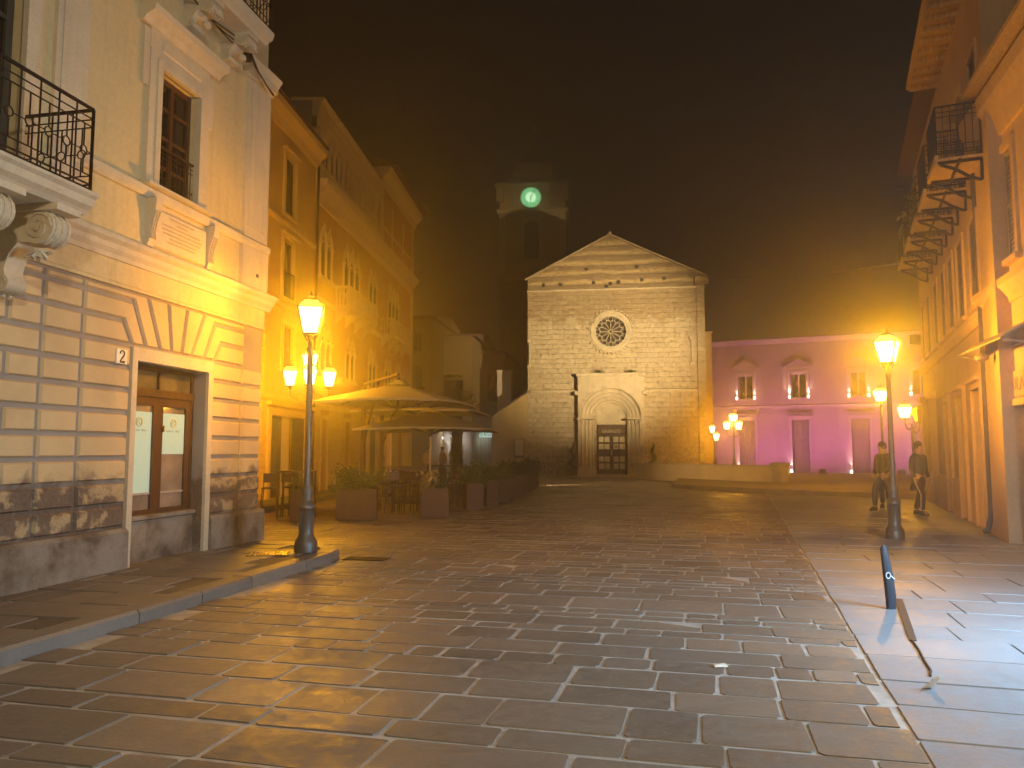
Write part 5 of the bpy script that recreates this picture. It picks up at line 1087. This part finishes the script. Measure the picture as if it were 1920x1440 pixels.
ords = ['nearest', 'second', 'third', 'fourth', 'fifth', 'sixth', 'seventh', 'farthest']
for k, (x, y) in enumerate(line): PL.append(((x, y, 0), R(-78), .62, .46, .72, ords[k] + ' rusty planter in the receding row toward the church'))
for k, (loc, rz, a, c, h_, lab) in enumerate(PL):
    planter(lab, loc, rz, a, c, h_)
    base = (loc[0], loc[1], h_ - .05)
    if k == 1:
        shrub('dry pale plume of grass standing in its planter', (base[0] - .18, base[1] - .05, base[2]), .07, .05, .55, 260, LEAFY, 60, .07); shrub('low dark green plant beside the dry plume', (base[0] + .12, base[1], base[2]), .15, .1, .3, 220, LEAFD, 61, .05)
    elif k == 2: shrub('thin reddish green plant in the narrow planter behind the lamp post', base, .1, .1, .42, 240, LEAF, 62, .05)
    elif k == 0: shrub('bushy yellow green shrub filling the widest planter', base, .52, .26, .52, 2000, LEAF, 63, .05)
    else: shrub('dark green shrub in the ' + ords[k - 3] + ' planter of the receding row', base, .30, .28, .50 + .12 * (k % 3 == 0), 900, LEAF if k < 6 else LEAFD, 70 + k, .05)
# bar stools and high tables
def stool():
    t = thing('bar_stool', 'dark metal bar stool', 'stool', (0, 0, 0), 0, 'dark bar stools on the cafe terrace'); m = MB(); m.prism([(-.17, .70), (.17, .70), (.17, .74), (-.17, .74)], -.17, .17); m.build('seat', IRONR, t)
    for x in (-1, 1):
        for y in (-1, 1):
            m = MB(); m.bar((x * .15, y * .15, .70), (x * .19, y * .19, 0), .014); m.build('leg', IRON, t)
    m = MB(); q = [(-.18, -.18, .27), (.18, -.18, .27), (.18, .18, .27), (-.18, .18, .27), (-.18, -.18, .27)]; m.path(q, .01, 4); m.build('footrest', IRON, t)
    m = MB(); m.bar((-.16, .16, .72), (-.16, .2, 1.06), .013); m.bar((.16, .16, .72), (.16, .2, 1.06), .013); m.box(-.17, .17, .18, .21, .84, 1.06); m.build('backrest', IRONR, t); return t
s0 = stool(); spots = [(-5.72, 18.3, .2, 'bar stool left of the narrow planter by the lamp post, at the high table'), (-5.32, 18.75, 2.9, 'bar stool on the far side of the high table near the lamp post'),
    (-3.0, 19.6, .3, 'bar stool right behind the widest planter'), (-2.62, 19.75, -.2, 'bar stool between the widest planter and the dry grass planter'), (-2.78, 20.6, 2.8, 'bar stool behind the pair between the planters'), (-2.25, 20.4, 2.6, 'bar stool just behind the dry grass planter'), (-3.35, 20.7, 1.6, 'bar stool under the nearest parasol left of the others'), (-1.75, 21.3, -1.2, 'bar stool next to the nearest planter of the row')]
for i, (x, y, a, lab) in enumerate(spots):
    o = s0 if i == 0 else copy_tree(s0); place(o, (x, y, 0), a, lab)
def table():
    t = thing('high_table', 'dark high table', 'table', (0, 0, 0), 0, 'dark high tables on the cafe terrace'); m = MB(); m.box(-.42, .42, -.3, .3, 1.08, 1.12); m.build('top', IRONR, t)
    for x in (-1, 1):
        for y in (-1, 1): m = MB(); m.box(x * .38 - .02, x * .38 + .02, y * .26 - .02, y * .26 + .02, 0, 1.08); m.build('leg', IRON, t)
    m = MB(); m.bar((-.38, .26, .25), (.38, .26, .25), .014); m.bar((-.38, -.26, .25), (.38, -.26, .25), .014); m.build('stretcher', IRON, t); return t
t0 = table()
for i, (x, y, a, lab) in enumerate([(-5.15, 18.55, .05, 'dark high table behind the kerb corner lamp post'), (-2.7, 20.15, .05, 'dark high table among the stools between the two front planters'), (-2.9, 23.0, .1, 'dark high table under the market parasol'), (-2.4, 26.0, .1, 'dark high table under the second cantilever parasol')]):
    o = t0 if i == 0 else copy_tree(t0); place(o, (x, y, 0), a, lab)
def rail(label, a, c, h=1.02):
    t = thing('terrace_railing', label, 'railing', (a[0], a[1], 0), atan2(c[1] - a[1], c[0] - a[0]), 'dark railings round the cafe terrace'); L_ = math.dist(a, c)
    m = MB(); m.bar((0, 0, h), (L_, 0, h), .02); m.bar((0, 0, .12), (L_, 0, .12), .014); m.bar((0, 0, h - .22), (L_, 0, h - .22), .012); m.build('rails', IRON, t)
    m = MB(); n = int(L_ / .14)
    for i in range(1, n): m.bar((L_ * i / n, 0, .12), (L_ * i / n, 0, h - .22), .008)
    m.build('bars', IRON, t)
    for x in (0, L_): m = MB(); m.box(x - .025, x + .025, -.025, .025, 0, h); m.build('post', IRON, t)
for k, (a, c) in enumerate(zip(line, line[1:])):
    f = lambda p, q, t_: (p[0] + (q[0] - p[0]) * t_, p[1] + (q[1] - p[1]) * t_); rail('dark railing between the %s and %s planter of the row' % (ords[k], ords[k + 1]), f(a, c, .22), f(a, c, .78))
rail('dark terrace railing at the back under the parasols', (-4.6, 27.5), (-.6, 29.0)); rail('short dark railing behind the bar stools by the lit doorway', (-4.0, 25.0), (-2.2, 25.6))
# tree trunk with ivy, spiral topiaries, notice stand
t = thing('tree', 'dark ivy clad tree trunk rising behind the market parasol', 'tree', (-2.95, 41, 0)); m = MB(); rr = random.Random(8)
m.loft([[(r_ * cos(k * pi / 5) + ox, r_ * sin(k * pi / 5), z) for k in range(10)] for r_, z, ox in ((.42, 0, 0), (.33, .5, .02), (.3, 1.6, .0), (.27, 3.0, .06), (.2, 4.2, .1))], smooth=True); m.build('trunk', simple('bark', (.06, .045, .03), .9, 0, .3, 12, .6), t)
m = MB()
for k in range(1500): a = rr.uniform(0, 2 * pi); z = rr.uniform(.1, 4.2); r_ = .33 - .03 * z + abs(rr.gauss(0, .06)); m.leaf((r_ * cos(a), r_ * sin(a), z), .06, rr)
for k in range(900): m.leaf((rr.gauss(.1, .5), rr.gauss(0, .5), 4.2 + rr.gauss(0, .3)), .08, rr)
m.build('ivy', LEAFD, t)
def topiary(label, x, y):
    t = thing('spiral_topiary', label, 'potted plant', (x, y, 0), 0, 'spiral topiaries flanking the church door'); m = MB(); m.lathe([(.2, .0), (.26, .1), (.34, .42), (.36, .5), (.30, .5), (.29, .42)], 0, 0, 14); m.build('pot', simple('terracotta', (.16, .075, .045), .7) if 'terracotta' not in bpy.data.materials else bpy.data.materials['terracotta'], t)
    rr = random.Random(4); m = MB()
    for k in range(1300):
        f = rr.random(); a = f * 4.2 * pi; r_ = .17 * (1 - f * .75); m.leaf((r_ * cos(a) + rr.gauss(0, .08 * (1 - f * .6)), r_ * sin(a) + rr.gauss(0, .08 * (1 - f * .6)), .5 + f * 1.5 + rr.gauss(0, .05)), .045, rr)
    m.build('foliage', LEAFD, t); m = MB(); m.bar((0, 0, .4), (0, 0, 1.9), .02, 6); m.build('stem', OLDW, t)
topiary('dark spiral topiary in a pot left of the church door', 3.72, 47.55); topiary('dark spiral topiary in a pot right of the church door', 8.55, 46.85)
t = thing('notice_stand', 'framed white notice on a post beside the church', 'sign', (.45, 47.9, 0), R(-8)); m = MB(); m.box(-.32, .32, -.03, .03, 1.15, 2.35); m.build('frame', IRON, t); MB().box(-.27, .27, -.04, -.031, 1.3, 2.3).build('sheet', simple('notice_paper', (.6, .52, .36), .6), t); m = MB(); m.box(-.28, -.24, -.02, .02, 0, 1.15).box(.24, .28, -.02, .02, 0, 1.15); m.build('leg', IRON, t)

# ------------------------------------------------------------------ street odds and ends
t = thing('drain_grate', 'iron drain grate in the paving off the kerb corner', 'grate', (-2.15, 11.55, 0), R(-12)); m = MB(); m.box(-.32, .32, -.15, -.13, .002, .016).box(-.32, .32, .13, .15, .002, .016).box(-.32, -.3, -.13, .13, .002, .016).box(.3, .32, -.13, .13, .002, .016); m.build('frame', IRON, t); m = MB()
for i in range(15): m.box(-.28 + i * .04, -.262 + i * .04, -.13, .13, .002, .014)
m.build('bars', IRON, t)
t = thing('manhole_cover', 'worn metal cover in the sidewalk left of the corner lamp', 'manhole cover', (-3.5, 11.2, .12), R(11)); m = MB(); m.box(-.28, .28, -.22, .22, .0, .012); m.build('plate', simple('worn_brass_cover', (.30, .22, .10), .25, .6, .2, 30, .5), t); m = MB()
for i in range(9): m.box(-.25 + i * .06, -.225 + i * .06, -.19, .19, .012, .016)
m.build('ribs', simple('worn_cover_ribs', (.34, .25, .12), .3, .6), t)
t = thing('walker_fragment', 'dark blue upright leg fragment of a blurred walker with pale clasp on the pale paving', 'walker_fragment', (3.80, 7.95, .004), 0)  # stands in for the blurred leg of a passer-by
t.scale = (.75, .75, 1); NAVY = simple('navy_cloth', (.010, .013, .024), .6)
m = MB(); m.loft([[(.055 * k + ox + .055 * k * cos(i * pi / 4) * 0 + r_ * cos(i * pi / 4), r_ * .7 * sin(i * pi / 4), z) for i in range(8)] for r_, z, ox, k in ((.065, 0, .05, 0), (.075, .12, .05, 0), (.072, .3, .03, 0), (.06, .48, .0, 0), (.05, .60, -.02, 0), (.02, .64, -.02, 0))], smooth=True); m.build('post', NAVY, t)
m = MB(); m.ring((.0, -.06, .34), (1, 0, 0), (0, 0, 1), .03, .008, 10); m.bar((.03, -.06, .34), (.09, -.05, .30), .008); m.build('clasp', simple('pale_metal', (.7, .72, .75), .3, .4), t)
m = MB(); m.loft([[(4.12, 8.45, .004), (4.19, 8.42, .004), (3.40, 6.62, .004), (3.34, 6.62, .004)], [(4.12, 8.45, .016), (4.19, 8.42, .016), (3.40, 6.62, .016), (3.34, 6.62, .016)]]); o = m.build('leg_streak', simple('brown_strip', (.07, .045, .032), .7)); tag(o, 'narrow brown strip for the blurred walker leg on the pale paving beside the dark upright', 'strip')  # flat strip stands for the passer-by's other smeared leg
m = MB(); m.path([(3.36, 6.62, .014), (3.25, 6.3, .014), (3.13, 6.0, .014), (3.03, 5.72, .014), (2.96, 5.6, .014)], .009, 5); o = m.build('cord', INK); tag(o, 'thin black cord on the pale paving running on from the brown strip', 'cord')
m = MB(); m.loft([[(.012 * k + r_ * cos(i * pi / 4), r_ * .6 * sin(i * pi / 4) - .02 * k, z) for i in range(8)] for k, (r_, z) in enumerate(((.028, 0), (.034, .015), (.022, .05), (.030, .075), (.008, .10)))], smooth=True); o = m.build('white_wisp', WHITEP); o.location = (2.80, 5.35, .004); tag(o, 'small white wisp shape at the end of the black cord', 'litter')  # solid shape standing in for a blurred white wisp
m = MB(); m.loft([[(-.05, -.03, 0), (.05, -.03, .0), (.05, .03, .0), (-.05, .03, .0)], [(-.04, -.02, .012), (.05, -.02, .006), (.04, .03, .014), (-.05, .02, .008)]]); o = m.build('paper_scrap', WHITEP); o.location = (1.55, 5.88, .004); tag(o, 'small white scrap of paper on the brown slabs', 'litter')
m = MB(); P0 = (11.9, 47.3, 12.3); P1 = (13.4, 24.6, 7.8); m.path([tuple(P0[k] + (P1[k] - P0[k]) * i / 14 - (.3 * sin(pi * i / 14) if k == 2 else 0) for k in range(3)) for i in range(15)], .012, 5); o = m.build('overhead_cable', simple('grey_cable', (.3, .26, .2), .5)); tag(o, 'thin overhead cable stretched from the church gable toward the right houses', 'cable')

# ------------------------------------------------------------------ people
SKIN = simple('skin', (.45, .27, .18), .5, bs=0); HAIR = simple('dark_hair', (.02, .014, .01), .6)
def skinned(name, verts, edges, rad, mat, parent, root=0, sub=1):
    me = bpy.data.meshes.new(name); me.from_pydata(verts, edges, []); me.materials.append(mat); o = bpy.data.objects.new(name, me); COL.objects.link(o); o.parent = parent
    md = o.modifiers.new('Skin', 'SKIN'); md.use_smooth_shade = True
    for i, r_ in enumerate(rad):
        d = me.skin_vertices[0].data[i]; d.radius = (r_, r_) if not isinstance(r_, tuple) else r_; d.use_root = i == root
    s = o.modifiers.new('Subdivision', 'SUBSURF'); s.levels = sub; s.render_levels = sub; return o
def person(label, loc, rz, top, legs, shoes, hair=HAIR, stride=.0, stripe=None, h=1.0, armbend=.0, group=None):
    t = thing('person', label, 'person', loc, rz, group); t.scale = (h, h, h); st_ = stride
    hip = [(-.095, 0, .92), (.095, 0, .92)]; kn = [(-.10, -.03 - st_, .50), (.10, -.03 + st_, .50)]; an = [(-.105, .03 - st_ * 1.3, .09), (.105, .03 + st_ * 1.6, .09)]; toe = [(-.12, -.13 - st_ * 1.3, .04), (.12, -.13 + st_ * 1.6, .04)]
    V = [(0, 0, .95), (0, .0, 1.12), (0, .01, 1.32), (0, .01, 1.44), (0, 0, 1.52), (0, -.01, 1.60), (0, -.015, 1.67), (0, -.01, 1.74)]; Rd = [(.15, .11), (.135, .10), (.165, .11), (.09, .08), .052, (.068, .078), (.075, .09), (.055, .07)]
    Ed = [(i, i + 1) for i in range(7)]
    def add(p, r_, par): V.append(p); Rd.append(r_); Ed.append((par, len(V) - 1)); return len(V) - 1
    add((0, -.105, 1.645), .012, 6)
    arms = []
    for q in (-1, 1):
        sh = (q * .19, .01, 1.41); el = (q * .235, .04, 1.13); wr = (q * (.225 - armbend * .08), -.06 - armbend * .18, .90 + armbend * .2); arms.append((sh, el, wr))
        a = add(sh, .062, 3); a = add(el, .042, a); a = add(wr, .028, a); d = (0, -.25 - armbend, -1); pm = (wr[0], wr[1] - .02, wr[2] - .07); a = add(pm, (.018, .038), a)
        for k in range(4):
            y = pm[1] - .027 + .018 * k; L_ = (.062, .07, .066, .05)[k]; f1 = add((pm[0], y, pm[2] - .03), .0085, a); f2 = add((pm[0] - q * .008, y, pm[2] - .03 - L_ * .55), .008, f1); add((pm[0] - q * .022, y, pm[2] - .03 - L_), .0065, f2)
        th = add((pm[0] - q * .005, pm[1] - .045, pm[2] + .01), .010, a); add((pm[0] - q * .012, pm[1] - .058, pm[2] - .03), .008, th)
    for k in (0, 1):
        a = add(hip[k], .095, 0); a = add(kn[k], .062, a); a = add(an[k], .042, a); add(toe[k], .035, a)
    skinned('body', V, Ed, Rd, SKIN, t)
    jv = [(0, 0, .88), (0, 0, 1.12), (0, .01, 1.32), (0, .01, 1.44)]; jr = [(.19, .145), (.165, .125), (.19, .135), (.10, .09)]; je = [(0, 1), (1, 2), (2, 3)]
    for sh, el, wr in arms:
        b_ = len(jv); jv += [sh, el, wr]; jr += [.083, .06, .044]; je += [(3, b_), (b_, b_ + 1), (b_ + 1, b_ + 2)]
    skinned('jacket', jv, je, jr, top, t)
    tv = [(0, 0, .98), (0, 0, .92)]; tr = [(.155, .12), (.15, .12)]; te = [(0, 1)]
    for k in (0, 1):
        b_ = len(tv); tv += [hip[k], kn[k], (an[k][0], an[k][1], an[k][2] + .02)]; tr += [.112, .08, .066]; te += [(1, b_), (b_, b_ + 1), (b_ + 1, b_ + 2)]
    skinned('trousers', tv, te, tr, legs, t)
    for k in (0, 1):
        m = MB(); x, y = an[k][0], an[k][1]; m.loft([[(x + .05 * cos(i * pi / 5), y - .05 + .13 * sin(i * pi / 5), z) if z < .06 else (x + .04 * cos(i * pi / 5), y - .02 + .07 * sin(i * pi / 5), z) for i in range(10)] for z in (.0, .03, .055, .11)], smooth=True); m.build('shoe', shoes, t)
        if stripe:
            m = MB(); q = -1 if k == 0 else 1; m.path([(hip[k][0] + q * .115, hip[k][1] - .03, hip[k][2] - .05), (kn[k][0] + q * .083, kn[k][1] - .03, kn[k][2]), (an[k][0] + q * .07, an[k][1] - .02, an[k][2] + .05)], .014, 5); m.build('trouser_stripe', stripe, t)
    m = MB(); m.loft([[(.084 * f * cos(i * pi / 6), .005 + .098 * f * sin(i * pi / 6) + .02 * (z < 1.68), z) for i in range(12)] for f, z in ((.80, 1.62), (1.0, 1.69), (.98, 1.74), (.7, 1.79), (.25, 1.812))], smooth=True); ho = m.build('hair', hair, t)
    for q in (-1, 1):
        m = MB(); m.lathe([(0, -.012), (.011, 0), (0, .012)], q * .03, -.098, 6, 1.675); m.build('eye', INK, t); m = MB(); m.lathe([(0, -.03), (.014, 0), (.012, .02), (0, .03)], q * .083, -.005, 6, 1.66); m.build('ear', SKIN, t)
    m = MB(); m.bar((-.022, -.1, 1.607), (.022, -.1, 1.607), .006); m.build('mouth', simple('lips', (.3, .12, .1), .5) if 'lips' not in bpy.data.materials else bpy.data.materials['lips'], t)
    return t
BLACK = simple('black_cloth', (.014, .013, .016), .8); MAROON = simple('maroon_cloth', (.045, .012, .014), .8); YEL = simple('yellow_jacket', (.62, .36, .05), .6); TAN = simple('tan_jacket', (.36, .22, .10), .7); WST = simple('pale_stripe', (.55, .46, .38), .6)
person('person standing by the shuttered house in navy top and maroon trousers with pale side stripes', (10.0, 19.0, .03), R(20), NAVY, MAROON, BLACK, stripe=WST, stride=.13)
person('person in dark navy jacket and trousers between the near street lamp and the striped trousers', (9.72, 20.3, .03), R(-75), NAVY, NAVY, BLACK, stride=.16, armbend=.4)
person('person in black jacket nearest the terrace edge, back turned', (10.3, 21.4, .03), R(170), BLACK, NAVY, BLACK, stride=.05)
person('person in bright yellow jacket standing by the lit arch beyond the parasols', (-4.15, 38.0, 0), R(40), YEL, BLACK, BLACK, armbend=.5)
person('person in tan jacket facing the one in the yellow jacket', (-3.45, 38.2, 0), R(-50), TAN, BLACK, BLACK, armbend=.3)

# ------------------------------------------------------------------ haze
hz = MB().box(-70, 70, -15, 90, -1.2, 32)
hm = bpy.data.materials.new('night_haze'); hm.use_nodes = True; t = hm.node_tree; t.nodes.clear(); ou = t.nodes.new('ShaderNodeOutputMaterial'); pv = t.nodes.new('ShaderNodeVolumePrincipled')
pv.inputs['Color'].default_value = (.9, .88, .85, 1); pv.inputs['Density'].default_value = HAZE; pv.inputs['Anisotropy'].default_value = .87; t.links.new(pv.outputs[0], ou.inputs['Volume'])
ho = hz.build('haze', hm, kind='stuff')
